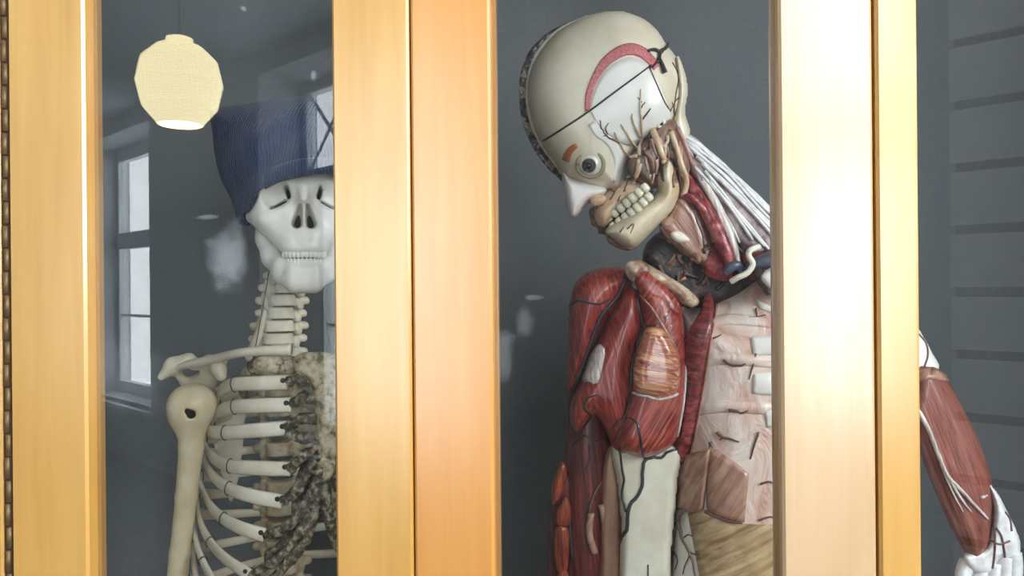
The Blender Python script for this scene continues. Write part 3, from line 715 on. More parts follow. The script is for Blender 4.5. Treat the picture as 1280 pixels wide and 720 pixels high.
for i, (fr, sp) in enumerate(zip(rib_front, spine_pts)):
    c = rib_curve(fr, sp); ww = .0098 if i else .0078
    wd_ = [ww, ww, ww * .95, ww * .9, ww * .85, ww * .8, ww * .75, ww * .7, ww * .6]
    mt = 'bone' if i else 'sternum'
    a = sweep(c, wd_, [.0036] * 9, outw, 7, 10)
    rb = obj('rib', a, mt, sk)
    n_ = -(SY); q = c[0] + (c[1] - c[0]) * .16
    if i: obj('drill_hole', ball(q + n_ * .0035 + np.array((0, 0, .003)), (.0034, .0024, .0034)), 'cavity', rb)
    mr = obj('rib', (mirror(a[0]), [q_[::-1] for q_ in a[1]]), mt, sk)
    ends.append(c[0])
    # binding wires wound round the rib
    for t in (.24, .56):
        k = catmull(c, 10); j = int(t * len(k)); tn = k[j + 1] - k[j]; tn /= np.linalg.norm(tn)
        o_ = outw(k[j]); o_ /= np.linalg.norm(o_); w_ = np.cross(tn, o_)
        ringp = [k[j] + (w_ * math.cos(s) * (ww * .95 + .001) + o_ * math.sin(s) * .0055) for s in np.linspace(0, 2 * math.pi, 13)]
        obj('binding_wire', sweep(ringp, .0007, n=1, sides=5), 'wire', rb)
# breastbone and dried cartilages
def st(px, py, Y=.228): return P(px, py, Y)
obj('breastbone', inflate([(368, 447), (385, 440), (410, 441), (436, 446), (440, 462), (424, 480), (421, 520), (420, 560), (416, 592), (406, 602), (398, 590), (396, 555), (394, 510), (388, 480), (370, 465)], .232, .009, 7, 1.5), 'sternum', sk)
obj('manubrium_lump', inflate([(318, 448), (335, 443), (358, 445), (372, 448), (370, 466), (350, 468), (330, 465), (318, 460)], .238, .009, 8, 1.5), 'sternum', sk)
carts = [[(360, 478), (375, 472), (392, 476)], [(364, 506), (378, 498), (396, 500)], [(359, 535), (376, 524), (396, 524)], [(360, 540), (378, 548), (398, 545)], [(363, 586), (380, 570), (402, 556)],
         [(353, 627), (372, 612), (390, 585), (406, 566)], [(331, 669), (352, 662), (378, 640), (395, 604), (409, 584)], [(312, 719), (345, 700), (375, 668), (392, 630), (404, 598)], [(300, 770), (340, 725), (372, 690), (388, 655), (396, 622)]]
for i, cpt in enumerate(carts):
    Ys = [.238] + [.230] * (len(cpt) - 1); pts = [P(x, y, Y) for (x, y), Y in zip(cpt, Ys)]
    a = sweep(pts, .0068, .005, -SY, 6, 10, jitter=.5); obj('costal_cartilage', a, 'cartilage', sk)
    b2 = sweep(pts, .0082, .006, -SY, 6, 10); obj('costal_cartilage', (mirror(b2[0]), [q_[::-1] for q_ in b2[1]]), 'cartilage', sk)
# shrivelled sheet between the cartilages
obj('dried_membrane', inflate([(388, 560), (408, 575), (416, 605), (405, 640), (385, 670), (360, 700), (335, 712), (330, 690), (345, 680), (362, 655), (365, 625), (372, 590)], .262, .006, 8, 2.0), 'cartilage', sk)
# collar bones, shoulder blade, upper arm
cl = [P(364, 437, .232), P(335, 438, .228), P(300, 441, .232), P(262, 450, .245), P(238, 455, .255), P(222, 459, .262)]
for mir in (0, 1):
    a = sweep(cl, [.0085, .0068, .0062, .0066, .0085, .007], [.008, .0065, .006, .006, .006, .005], (0, 0, 1), 6, 12)
    obj('collarbone', a if not mir else (mirror(a[0]), [q_[::-1] for q_ in a[1]]), 'bone', sk)
def pw(px, py, Y): return tuple(P(px, py, Y))
def scap_f(p):
    d = chain(p, [pw(236, 450, .262), pw(217, 457, .266), pw(202, 471, .262)], [.010, .0115, .0055], .006)      # acromion
    d = smin(d, chain(p, [pw(216, 460, .268), pw(232, 478, .285), pw(250, 490, .30)], [.006, .006, .01], .006), .006)
    d = smin(d, chain(p, [pw(243, 457, .262), pw(262, 450, .27), pw(278, 452, .27)], [.007, .007, .007], .006), .006)
    d = smin(d, chain(p, [pw(258, 478, .285), pw(266, 458, .262), pw(273, 461, .248), pw(276, 470, .244)], [.015, .010, .0098, .0075], .006), .008)   # coracoid
    d = smin(d, chain(p, [pw(244, 482, .29), pw(256, 476, .288)], [.014, .014], .006), .008)
    d = smin(d, chain(p, [pw(258, 486, .31), pw(268, 520, .36)], [.012, .007], .006), .006)
    return d
lo = np.minimum.reduce([P(195, 640, .22), P(310, 640, .46), P(195, 640, .46)]) - .02; hi = np.maximum.reduce([P(310, 440, .22), P(310, 440, .46), P(195, 440, .2)]) + .02
v, f = field(scap_f, lo, hi, .003)
blade = obj('shoulder_blade', (v, f), 'bone', sk)
obj('blade_plate', inflate([(256, 484), (280, 486), (306, 494), (306, 540), (298, 600), (288, 628), (276, 590), (262, 530)], .405, .0045, 6, 2, yc=lambda X, Z: (X - 256) / 50 * .05 - .035), 'bone', blade)
def hum_f(p):
    d = ell(p, pw(242, 506, .25), (.030, .029, .028))
    d = smin(d, ell(p, pw(228, 512, .245), (.017, .02, .027)), .012)
    d = smin(d, chain(p, [pw(240, 520, .25), pw(239, 560, .252), pw(233, 620, .256), pw(225, 690, .26), pw(218, 760, .265), pw(212, 840, .27)], [.021, .0155, .0140, .0134, .0138, .016], .004), .016)
    d = smax(d, -cap(p, pw(239, 518, .20), pw(239, 518, .25), .0058), .0015); d = smax(d, -cap(p, pw(234, 514, .20), pw(234, 514, .25), .0036), .0015)
    return d
lo = P(200, 860, .2); lo[1] = .20; hi = P(285, 470, .30); hi[1] = .31
v, f = field(hum_f, np.minimum(lo, P(200, 860, .3)) * np.array((1, 0, 1)) + np.array((0, .20, 0)), np.array((P(285, 470, .2)[0] + .01, .31, hi[2] + .03)), .0026)
hum = obj('upper_arm_bone', (v, f), 'bone_yellow', sk)
obj('hole_shade', ball(P(237, 517, .246), (.012, .010, .012)), 'cavity', hum)  # dark ball added for the shade down the hole
# the thin strings beside the neck
for pts in ([(337, 335, .30), (331, 370, .31), (322, 420, .32), (312, 470, .34)], [(398, 345, .31), (404, 380, .31), (412, 430, .32)]):
    obj('string', sweep([P(*q) for q in pts], .0007, n=4, sides=5), 'wire', sk)
# soft strip hanging at the side of the neck
obj('neck_ligament', inflate([(338, 348), (343, 352), (336, 385), (326, 425), (314, 450), (306, 446), (318, 415), (330, 380)], .36, .006, 5, 1.5), 'bone', sk)

# ================================================================== THE CAP
capo = [(263, 138), (285, 134), (315, 130), (345, 124), (382, 119), (420, 121), (452, 135), (470, 165), (472, 205), (462, 220), (416, 212), (385, 213), (362, 217), (342, 226), (324, 240), (318, 256), (315, 271), (310, 279), (302, 279), (297, 268), (288, 246), (276, 222), (269, 195), (266, 165)]
def folds(X, Z):
    return 1 + .06 * np.sin((X - 0.25 * Z) / 7.0) * np.clip((340 - X) / 60, 0, 1) + .05 * np.sin((X + Z) / 11.0)
def cap_mid(X, Z): return np.clip((X - 330) / 60, 0, 1) * .022 - .005
cap_in = [(263, 138), (285, 134), (315, 130), (345, 124), (382, 119), (420, 121), (452, 135), (472, 165), (476, 205), (474, 330), (430, 350), (330, 350), (316, 320), (306, 279), (297, 268), (288, 246), (276, 222), (269, 195), (266, 165)]
def in_skull(w):
    d = w - SO; loc = np.stack([d @ SX, d @ SY, d[..., 2]], -1)
    return np.minimum(skull_f(loc) - .0015, ell(loc, (0, .03, .05), (.066, .085, .07)))
v, f = inflate(cap_in, YS + .02, .116, 70, 2.2, Tb=.116, yc=cap_mid, lobes=folds, clip=capo, sub=in_skull)
q = P(340, 180, YS)
hat = empty('knit_cap', P(385, 222, YS + .03), 'slouchy navy blue knitted cap on the skull, drooping to one side', 'cap')
hatm = obj('crown', (v, f), 'knit', hat)
brim = [(320, 239, .252), (330, 229, .222), (345, 219, .207), (365, 212, .203), (390, 208, .207), (416, 208, .216), (440, 214, .232), (455, 222, .26)]
obj('brim', sweep([P(*b_) for b_ in brim], [.004, .008, .010, .011, .011, .010, .008, .005], [.002, .004, .005, .005, .005, .005, .004, .003], -SY, 5, 10), 'knit', hat)
obj('rolled_tip', sweep([P(298, 262, .285), P(301, 272, .275), P(306, 277, .272), (P(312, 274, .275)), P(318, 262, .28), P(323, 250, .272)], [.004, .006, .0062, .006, .006, .004], n=5, sides=10), 'knit', hat)

# ================================================================== THE ANATOMICAL MODEL
YM = 0.275
mb = P(930, 600, .34); mdl = empty('anatomical_model', (mb[0], mb[1], CZ0), 'painted flayed anatomical figure behind the right glass door bowing its head', 'anatomical model')
head = inflate([(702, 216), (692, 199), (678, 178), (666, 150), (661, 122), (663, 96), (671, 73), (686, 51), (704, 35), (735, 20), (770, 14), (800, 22), (820, 37), (834, 58), (848, 76), (857, 104), (856, 130), (847, 153), (832, 172), (803, 186), (787, 206), (778, 233), (756, 237), (735, 233), (715, 225)], YM, .070, 70, 1.8, Tb=.004)
obj('cranium', head, 'cream', mdl, label='smooth cream skull half')
obj('far_skull_half', inflate([(704, 212), (692, 196), (676, 176), (664, 150), (659, 122), (661, 96), (669, 73), (684, 51), (704, 37), (735, 23), (770, 18), (800, 26), (830, 58), (845, 80), (852, 104), (850, 130), (840, 153), (815, 190), (770, 225)], YM + .014, .002, 70, 2.2, Tb=.066), 'cream', mdl)
obj('cut_section', inflate([(708, 226), (697, 221), (682, 207), (665, 182), (653, 152), (649, 121), (651, 92), (660, 67), (677, 47), (699, 33), (735, 22), (770, 40), (780, 120), (740, 200)], YM + .010, .006, 5, 1.6, Tb=.008), 'section', mdl, label='dark mottled cut edge of the head')
rim = [(704, 219), (693, 202), (678, 181), (665, 152), (660, 122), (662, 95), (670, 72), (685, 50), (704, 34.5), (735, 19.5)]
obj('skull_rim', sweep([P(x, y, YM - .003) for x, y in rim], [.0016, .003, .0032, .0032, .0032, .0032, .003, .0028, .0022, .001], n=6), 'rim', mdl)
hb = bvh_of([head])
tplate = loft(hb, [(738, 140), (742, 118), (752, 95), (766, 80), (784, 72), (800, 75), (812, 84), (824, 108), (836, 138)], [(744, 150), (756, 165), (770, 175), (780, 180), (790, 182), (800, 180), (812, 172), (824, 160), (838, 146)], 26, 12, .0014)
obj('temple_plate', tplate, 'white_wax', mdl, label='whiter plate over the temple')
obj('temporal_line', loft(hb, [(731, 139), (732, 118), (740, 95), (752, 75), (770, 60), (788, 55), (804, 60), (816, 72), (824, 82)], [(737, 139), (740, 118), (748, 99), (760, 83), (776, 72), (790, 69), (802, 73), (811, 81), (817, 88)], 30, 5, .0022), 'temporal', mdl, label='red painted arc over the temple')
obj('cheek_plate', loft(hb, [(744, 150), (752, 162), (764, 170), (774, 184), (780, 200), (776, 226)], [(736, 156), (744, 170), (756, 178), (764, 190), (768, 205), (766, 228)], 18, 5, .0012), 'white_wax', mdl)
hb2 = bvh_of([head, tplate])
# the string across the skull and its knot
obj('skull_string', vessel(hb2, [(676, 178), (700, 163), (735, 140), (770, 114), (800, 92), (815, 80), (826, 68), (833, 58)], (1.3, .8), .8), 'vein', mdl)
obj('string_knot', join(vessel(hb2, [(808, 65), (816, 63), (822, 66), (823, 74), (820, 80)], 2.0, 1.2), vessel(hb2, [(822, 66), (830, 62), (833, 57)], 2.2, 1.2), vessel(hb2, [(822, 72), (826, 82), (829, 92)], (1.8, 3.0), 1.2), vessel(hb2, [(820, 78), (815, 84), (811, 84)], 1.6, 1.2)), 'vein', mdl)
obj('skull_suture', vessel(hb2, [(812, 85), (822, 108), (831, 128), (838, 139)], .8, .5), 'vein_brown', mdl)
for pts, r_ in (([(840, 78), (848, 95), (845, 115), (842, 140), (848, 150)], .9), ([(838, 138), (845, 125), (852, 118), (854, 98)], .8), ([(843, 138), (840, 128)], .7), ([(850, 95), (856, 98)], .7)):
    obj('head_vessel', vessel(hb2, pts, r_, .6), 'vein_brown', mdl)
obj('nape_tissue', inflate([(846, 70), (856, 92), (859, 115), (856, 140), (862, 165), (852, 180), (838, 172), (840, 150), (846, 120)], YM - .010, .024, 9, 1.5, Tb=.03), 'cream', mdl)
# eye
ec, en = surf(hb, 738, 206); ev = (CAM - ec) / np.linalg.norm(CAM - ec); gz = en * .25 + ev * .75; gz /= np.linalg.norm(gz)
eo = ec - gz * .0070
eye = obj('eyeball', ball(eo, .0150, seg=24, rings=16), 'eye', mdl)
def disc_on(c, n, r, depth, off, px=0, py=0):
    t = np.cross(n, (0, 0, 1.0)); t /= np.linalg.norm(t); b_ = np.cross(n, t)
    v_ = [c + n * off]; f_ = []
    for k_ in range(20):
        a = 2 * math.pi * k_ / 20; v_.append(c + n * (off - depth) + (t * math.cos(a) + b_ * math.sin(a)) * r)
    for k_ in range(20): f_.append((0, 1 + k_, 1 + (k_ + 1) % 20))
    v_.append(c + n * (off - depth - .003)); 
    for k_ in range(20): f_.append((21, 1 + (k_ + 1) % 20, 1 + k_))
    return np.array(v_), f_
gi = gz - CR * .12 - CU * .02; gi /= np.linalg.norm(gi)
obj('iris', disc_on(eo, gi, .0086, .0022, .0157), 'iris', eye); obj('pupil', disc_on(eo, gi, .0040, .0006, .0161), 'pupil', eye)
t_ = np.cross(gz, (0, 0, 1.0)); t_ /= np.linalg.norm(t_); b_ = np.cross(gz, t_)
obj('eyelid', sweep([eo + gz * .0065 + t_ * math.cos(a) * .0160 + b_ * math.sin(a) * .0150 for a in np.linspace(0, 2 * math.pi, 25)], .0024, n=1, sides=8), plain('olive_lid', (0.36, 0.29, 0.17), .5), eye)
obj('eyebrow', loft(hb, [(704, 199), (707, 190), (714, 182), (720, 179)], [(712, 202), (714, 194), (718, 188), (723, 184)], 8, 4, .0026), 'brow', mdl)
# nose, jaws, teeth
obj('nose', inflate([(703, 214), (716, 222), (738, 228), (757, 234), (757, 243), (745, 250), (734, 256), (726, 265), (718, 272), (711, 268), (707, 250), (704, 232)], YM - .018, .028, 12, 1.5, Tb=.018), 'nose', mdl)
obj('nostril_wing', inflate([(738, 247), (748, 243), (757, 245), (757, 252), (748, 257), (740, 256)], YM - .040, .006, 8, 1.5), 'peach', mdl)
mxl = inflate([(744, 258), (758, 240), (774, 228), (790, 222), (806, 226), (815, 238), (806, 250), (788, 260), (770, 274), (756, 284), (745, 276)], YM - .010, .034, 24, 1.6, Tb=.01)
obj('upper_jaw', mxl, 'peach', mdl)
jaw = inflate([(757, 288), (774, 274), (794, 259), (812, 246), (821, 238), (818, 224), (823, 206), (832, 190), (843, 203), (849, 222), (851, 240), (842, 262), (826, 279), (809, 296), (793, 309), (780, 307), (768, 298)], YM - .014, .046, 17, 1.6, Tb=.012)
obj('lower_jaw', jaw, 'jaw', mdl)
jb = bvh_of([mxl, jaw, head])
def teeth(line, hpx, y0, y1):
    L = catmull(np.asarray(line, float), 8); ln = np.r_[0, np.cumsum(np.linalg.norm(np.diff(L, axis=0), axis=1))]; n = 7
    for i in range(n):
        t = (i + .5) / n; x, y = np.interp(t * ln[-1], ln, L[:, 0]), np.interp(t * ln[-1], ln, L[:, 1])
        q = P(x, y, y0 + (y1 - y0) * math.sin(t * math.pi / 2))
        an = R(-38 + 50 * t); nr = -_f * math.cos(an) + CR * math.sin(an) * .77 + CU * math.sin(an) * .6; nr /= np.linalg.norm(nr)
        tang = CR * .76 + CU * .65; tg = tang - nr * (tang @ nr); tg /= np.linalg.norm(tg); uu = np.cross(nr, tg)
        k = 1 - abs(i - 4) * .04
        v_, f_ = ball((0, 0, 0), 1.0, seg=12, rings=8)
        v_ = np.sign(v_) * np.abs(v_) ** .62 * np.array((.0052 * k, .0048, hpx * .00101 * k))
        obj('tooth', (q + np.outer(v_[:, 0], tg) + np.outer(v_[:, 1], nr) + np.outer(v_[:, 2], uu), f_), 'tooth', mdl)
teeth([(757, 275), (770, 265), (785, 253), (800, 240), (810, 232)], 6.4, YM - .025, YM - .056)
teeth([(763, 285), (776, 275.5), (791, 264), (805, 252), (814, 243)], 6.2, YM - .026, YM - .058)
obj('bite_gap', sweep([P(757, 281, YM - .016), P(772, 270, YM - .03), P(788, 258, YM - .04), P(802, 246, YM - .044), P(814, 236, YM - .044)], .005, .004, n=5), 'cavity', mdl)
obj('lip_tissue', inflate([(744, 258), (756, 268), (757, 282), (765, 296), (780, 306), (796, 310), (784, 313), (770, 309), (760, 302), (757, 294), (748, 292), (747, 285), (740, 281), (738, 272), (736, 264)], YM + .004, .014, 8, 1.4), 'lip', mdl)
for pts in ([(763, 250), (768, 240), (776, 232)], [(768, 240), (760, 236), (752, 240)], [(780, 240), (784, 228), (790, 222)], [(745, 262), (750, 252), (746, 246)], [(772, 252), (776, 244)], [(784, 286), (792, 280), (788, 292)], [(775, 290), (780, 283)]):
    obj('face_vessel', vessel(jb, pts, (1.0, .5), .5, wob=.6), 'vein_brown', mdl)
deep = inflate([(786, 200), (797, 184), (812, 168), (830, 150), (846, 152), (856, 178), (862, 205), (858, 235), (850, 244), (842, 212), (834, 204), (826, 214), (822, 232), (812, 236), (796, 226), (786, 216)], YM - .02, .030, 14, 1.6, Tb=.02)
obj('deep_cheek_muscle', deep, 'deep', mdl)
db = bvh_of([deep, head, jaw, mxl, tplate])
for pts, r_, mt in (([(818, 165), (826, 190), (832, 205)], (4.5, 3), 'peach'), ([(838, 165), (848, 195), (856, 225), (852, 245)], (3.5, 3.5), 'peach'), ([(845, 160), (856, 185), (864, 215), (862, 238)], (3, 3), 'neck_pink'), ([(806, 190), (814, 200), (816, 216)], (4, 2.5), 'deep'), ([(800, 205), (796, 220), (792, 230)], (3, 2), 'peach'), ([(842, 185), (850, 205), (853, 222)], (2.4, 2.4), 'deep')):
    obj('cheek_strand', vessel(db, pts, r_, .6), mt, mdl)
for pts, r_ in (([(800, 195), (801, 180), (802, 160), (800, 135), (801, 112)], (1.8, .6)), ([(801, 150), (808, 143), (813, 135)], (1.0, .5)), ([(800, 170), (794, 158), (790, 148), (791, 142)], (1.4, .5)), ([(798, 186), (790, 178), (782, 165), (776, 155)], (1.7, .6)), ([(797, 196), (790, 197), (782, 191), (774, 178), (768, 165)], (1.9, .7)), ([(774, 178), (765, 174), (758, 170), (752, 160), (750, 150)], (1.2, .5)), ([(758, 170), (752, 170)], (.8, .4)), ([(798, 200), (797, 212), (795, 222)], (1.6, 1.2)), ([(802, 128), (797, 122)], (.7, .4)), ([(801, 135), (806, 128)], (.7, .4)), ([(816, 165), (822, 178), (829, 183), (834, 176), (834, 170)], (1.8, 1.6)), ([(832, 182), (831, 192), (829, 200)], (1.6, 1.0)), ([(760, 168), (757, 160), (760, 154)], (.7, .4))):
    dark = r_[0] < 1.3
    obj('temple_vessel', vessel(db, pts, (r_[0] * 1.25, r_[1] * 1.4), .8, wob=.5), 'vein_brown' if dark else 'twig', mdl)
for k_ in range(26):
    x_, y_ = random.uniform(800, 852), random.uniform(158, 214)
    if x_ < 812 and y_ < 172: continue
    dx_ = random.uniform(-3, 7); ln_ = random.uniform(14, 30)
    obj('cheek_strand', vessel(db, [(x_, y_), (x_ + dx_ * .5 + random.uniform(-2, 2), y_ + ln_ * .5), (x_ + dx_, y_ + ln_)], (random.uniform(1.4, 2.8), random.uniform(.8, 1.8)), .7), random.choice(['lip', 'throat', 'peach', 'neck_pink', 'deep', 'throat']), mdl)
qe, ne = surf(db, 827, 156)
obj('ear_ring', sweep([qe + ne * .002 + CR * math.cos(a) * .0045 + CU * math.sin(a) * .0045 for a in np.linspace(0, 2 * math.pi, 17)], .0024, n=1), 'rim', mdl)
obj('ear_hole', ball(qe, (.003, .003, .003)), 'cavity', mdl)

# ---- neck
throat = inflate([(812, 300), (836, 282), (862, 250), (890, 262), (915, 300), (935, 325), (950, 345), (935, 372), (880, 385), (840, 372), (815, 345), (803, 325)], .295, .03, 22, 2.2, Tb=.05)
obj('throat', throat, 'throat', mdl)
bed = inflate([(846, 165), (866, 170), (884, 186), (912, 214), (948, 248), (985, 284), (1010, 305), (1010, 345), (965, 335), (938, 322), (922, 305), (908, 290), (892, 262), (874, 236), (856, 212), (848, 190)], .285, .026, 18, 2.0, Tb=.03)
obj('neck_nerve_bed', bed, 'nerve_bed', mdl)
npk = inflate([(846, 246), (862, 246), (874, 262), (886, 284), (893, 312), (884, 330), (868, 326), (848, 312), (832, 296), (824, 284), (836, 268)], .262, .022, 14, 1.8)
obj('neck_muscle', npk, 'neck_pink', mdl)
nb = bvh_of([throat, bed, npk])
starts = [(850, 172), (854, 170), (860, 172), (866, 176), (872, 183), (858, 182), (864, 188), (870, 196), (876, 204), (868, 208), (880, 214), (886, 226), (878, 222)]
stops_ = [(990, 283), (990, 288), (990, 292), (990, 296), (985, 300), (985, 303), (985, 306), (985, 310), (980, 313), (960, 312), (955, 308), (940, 300), (925, 302)]
for i, (a, b_) in enumerate(zip(starts, stops_)):
    a, b_ = np.array(a, float), np.array(b_, float); m1 = a * .66 + b_ * .34 + np.array((random.uniform(-1, 3), random.uniform(-6, 1))); m2 = a * .33 + b_ * .67 + np.array((random.uniform(-2, 2), random.uniform(-4, 2)))
    obj('nerve_strand', vessel(nb, [a, m1, m2, b_], (2.2, 2.0), 1.0, sides=7), 'nerve', mdl)
obj('nape_tuft', join(*[vessel(nb, [(845 + random.uniform(0, 10), 165 + random.uniform(0, 12)), (856 + random.uniform(-3, 8), 176 + random.uniform(-3, 10)), (868 + random.uniform(-4, 10), 186 + random.uniform(-6, 12))], (1.8, 1.0), 1.4) for _ in range(9)]), 'nerve', mdl)
obj('pale_tendon', sweep([P(862, 200, .262), P(884, 235, .255), P(905, 275, .252), (P(918, 310, .25)), P(924, 338, .25)], [.003, .005, .006, .005, .003], [.003] * 5, n=6), 'tendon', mdl)
obj('carotid_artery', sweep([P(852, 212, .262), P(866, 236, .252), P(880, 258, .246), P(894, 284, .242), P(904, 306, .24), P(914, 334, .245)], [.005, .0075, .0085, .0095, .0088, .007], n=6, jitter=.15, sides=10), 'artery', mdl)
obj('artery_branch', sweep([P(850, 244, .245), P(862, 246, .238), P(872, 254, .238), P(884, 266, .24)], [.003, .0042, .0045, .004], n=5), 'artery', mdl)
obj('neck_gland', inflate([(878, 316), (892, 303), (906, 306), (918, 330), (912, 350), (894, 350), (880, 340)], .258, .012, 16, 1.6), 'artery', mdl)
obj('throat_cartilage', inflate([(838, 292), (848, 288), (860, 296), (862, 302), (850, 304), (842, 300)], .242, .008, 6, 1.4), 'rim', mdl)
obj('jaw_muscle', inflate([(826, 276), (842, 268), (858, 280), (872, 296), (882, 316), (874, 330), (858, 316), (840, 296), (828, 286)], .256, .016, 10, 1.6), 'pink_brown', mdl)
nb2 = bvh_of([throat, bed, npk])
obj('neck_vein', sweep([P(868, 262, .236), P(872, 278, .236), P(878, 292, .236), P(880, 308, .236)], .0012, n=5), 'vein', mdl)
for k_ in range(24):
    x_, y_ = random.uniform(818, 905), random.uniform(300, 365); a_ = random.uniform(-.9, 1.3); l_ = random.uniform(8, 18)
    dx_, dy_ = math.sin(a_) * l_, math.cos(a_) * l_
    obj('throat_strand', vessel(nb2, [(x_ - dx_, y_ - dy_ * .6), (x_ + random.uniform(-3, 3), y_), (x_ + dx_, y_ + dy_ * .6)], (random.uniform(1.5, 3.5), random.uniform(1.2, 3)), .5), random.choice(['lip', 'throat', 'throat', 'deep', 'vein', 'dark_red']), mdl)
obj('curled_vessel', sweep([P(950, 308, .23), P(938, 313, .228), P(936, 320, .228), P(941, 330, .228), P(934, 341, .228), P(922, 347, .23), P(914, 352, .235)], .0036, n=6, sides=10), 'rim', mdl)
obj('blue_vein', sweep([P(932, 340, .25), P(946, 330, .24), P(965, 322, .24), P(990, 312, .245)], [.006, .008, .008, .006], n=6, sides=10), 'blue_vein', mdl)
obj('blue_vein', sweep([P(906, 342, .238), P(914, 334, .236), P(922, 332, .238), P(928, 340, .24)], [.004, .006, .006, .004], n=6, sides=10), 'blue_vein', mdl)
obj('dark_vessel', sweep([P(946, 338, .235), P(954, 352, .23), P(962, 368, .228)], [.006, .0065, .004], n=6, sides=10), 'throat', mdl)
obj('shoulder_bone', inflate([(950, 345), (975, 330), (1005, 326), (1010, 360), (985, 372), (962, 364)], .235, .014, 12, 2), 'white_wax', mdl)
obj('back_neck_muscle', inflate([(925, 318), (950, 312), (985, 300), (1020, 310), (1020, 345), (960, 345), (935, 350)], .28, .025, 14, 2.2), 'dark_red', mdl)

# ---- trunk
chest = inflate([(842, 374), (872, 382), (905, 366), (938, 346), (985, 342), (1040, 350), (1095, 375), (1112, 450), (1105, 560), (1095, 660), (1090, 900), (838, 900), (840, 680), (846, 600), (846, 500), (842, 430)], .345, .125, 120, 3.0, Tb=.10)
obj('rib_wall', chest, 'rib_wall', mdl, label='pink and cream open rib wall')
obj('pelvis_block', inflate([(850, 880), (1085, 880), (1095, 1000), (1060, 1060), (880, 1060), (840, 1000)], .345, .10, 60, 5), 'tan', mdl)
pb = P(965, 1040, .345)
obj('stand_pole', sweep([pb, np.array((pb[0], .345, CZ0))], .018, n=1, sides=12), 'metal', mdl)
obj('stand_base', lathe((pb[0], .345, CZ0), [(.001, .025), (.15, .025), (.16, 0), (.001, 0)], 28), 'wood_edge', mdl)
cb = bvh_of([chest])
obj('abdominal_sheet', loft(cb, [(862, 642), (880, 636), (910, 650), (940, 655), (985, 655)], [(880, 745), (905, 745), (930, 745), (955, 745), (985, 745)], 12, 12, .003), 'tan', mdl)
obj('abdominal_sheet', loft(cb, [(850, 575), (868, 566), (890, 560)], [(846, 632), (866, 640), (880, 636)], 10, 10, .006), 'pink_brown', mdl)
obj('abdominal_sheet', loft(cb, [(888, 556), (915, 575), (936, 592)], [(886, 636), (905, 648), (930, 652)], 10, 10, .005), 'pink_brown', mdl)
obj('belly_patch', loft(cb, [(842, 636), (862, 640), (878, 650)], [(836, 745), (856, 745), (884, 745)], 12, 10, .002), 'white_wax', mdl)
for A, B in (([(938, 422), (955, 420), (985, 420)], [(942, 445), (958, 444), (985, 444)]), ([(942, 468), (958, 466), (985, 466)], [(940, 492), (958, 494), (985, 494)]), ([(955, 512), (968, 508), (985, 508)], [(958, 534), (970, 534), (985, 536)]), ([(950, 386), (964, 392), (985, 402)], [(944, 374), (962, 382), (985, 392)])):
    obj('rib_glare', loft(cb, A, B, 10, 7, .001, .0035), 'white_wax', mdl)  # white patches painted as window glare over the rib wall
for A, B in (([(880, 448), (905, 440), (985, 446)], [(880, 462), (905, 456), (985, 462)]), ([(876, 506), (905, 500), (985, 504)], [(874, 520), (905, 516), (985, 520)]), ([(886, 400), (910, 392), (985, 398)], [(884, 412), (910, 406), (985, 412)])):
    obj('rib_ridge', loft(cb, A, B, 14, 8, .0002, .003), 'rib_wall', mdl)
cut = loft(cb, [(893, 378), (874, 408), (862, 450), (854, 510), (848, 550), (842, 576)], [(896, 377), (889, 420), (881, 470), (873, 520), (866, 555), (859, 580)], 26, 6, .020, .002)
obj('cut_chest_muscle', cut, 'cut_red', mdl, label='dark red cut edge of the chest muscle')
obj('cut_edge', vessel(bvh_of([cut, chest]), [(897, 380), (890, 420), (882, 470), (874, 520), (867, 555), (861, 578)], 1.3, .3), 'pink_brown', mdl)
plate = inflate([(766, 558), (800, 555), (849, 560), (846, 600), (842, 650), (838, 700), (836, 860), (772, 860), (776, 700), (777, 650), (772, 600)], .262, .018, 10, 2.0, Tb=.05)
obj('ivory_side_panel', plate, 'panel', mdl, label='ivory panel at the flank with black veins')
obj('flank_edge', inflate([(754, 575), (768, 556), (774, 590), (779, 650), (778, 860), (748, 860), (750, 650)], .285, .028, 10, 2.0), 'flesh_edge', mdl)
# shoulder and arm muscles
arm = inflate([(711, 486), (724, 476), (748, 448), (762, 480), (768, 540), (770, 600), (768, 680), (764, 860), (696, 860), (699, 700), (702, 620), (706, 550)], .30, .042, 34, 2.2)
obj('upper_arm', arm, 'dark_red', mdl, label='dark red upper arm')
delt_b = inflate([(711, 420), (712, 388), (716, 362), (728, 345), (748, 336), (772, 334), (792, 342), (790, 364), (772, 388), (754, 412), (742, 440), (730, 466), (718, 486), (711, 492), (708, 462)], .272, .046, 30, 1.8)
obj('rear_deltoid', delt_b, 'red_a', mdl)
delt = inflate([(784, 360), (800, 366), (808, 398), (804, 430), (796, 462), (793, 505), (790, 545), (784, 566), (768, 562), (756, 535), (744, 520), (722, 540), (712, 520), (718, 492), (732, 466), (744, 436), (754, 412), (768, 384)], .258, .044, 28, 1.8)
obj('deltoid', delt, 'red_a', mdl, label='red fibrous shoulder muscle')
pec = inflate([(798, 364), (818, 358), (838, 366), (851, 390), (857, 425), (858, 470), (855, 515), (846, 548), (830, 564), (806, 572), (784, 566), (770, 552), (780, 515), (790, 480), (798, 440), (803, 402)], .245, .036, 26, 1.8)
obj('chest_muscle', pec, 'red_b', mdl, label='red fan-shaped chest muscle')
gold_glint = inflate([(806, 412), (826, 408), (842, 424), (850, 452), (849, 482), (838, 494), (816, 497), (795, 490), (791, 466), (796, 440)], .219, .020, 18, 1.6)
obj('chest_muscle_flap', gold_glint, 'gold_glint', mdl, label='red muscle flap with painted golden highlight')
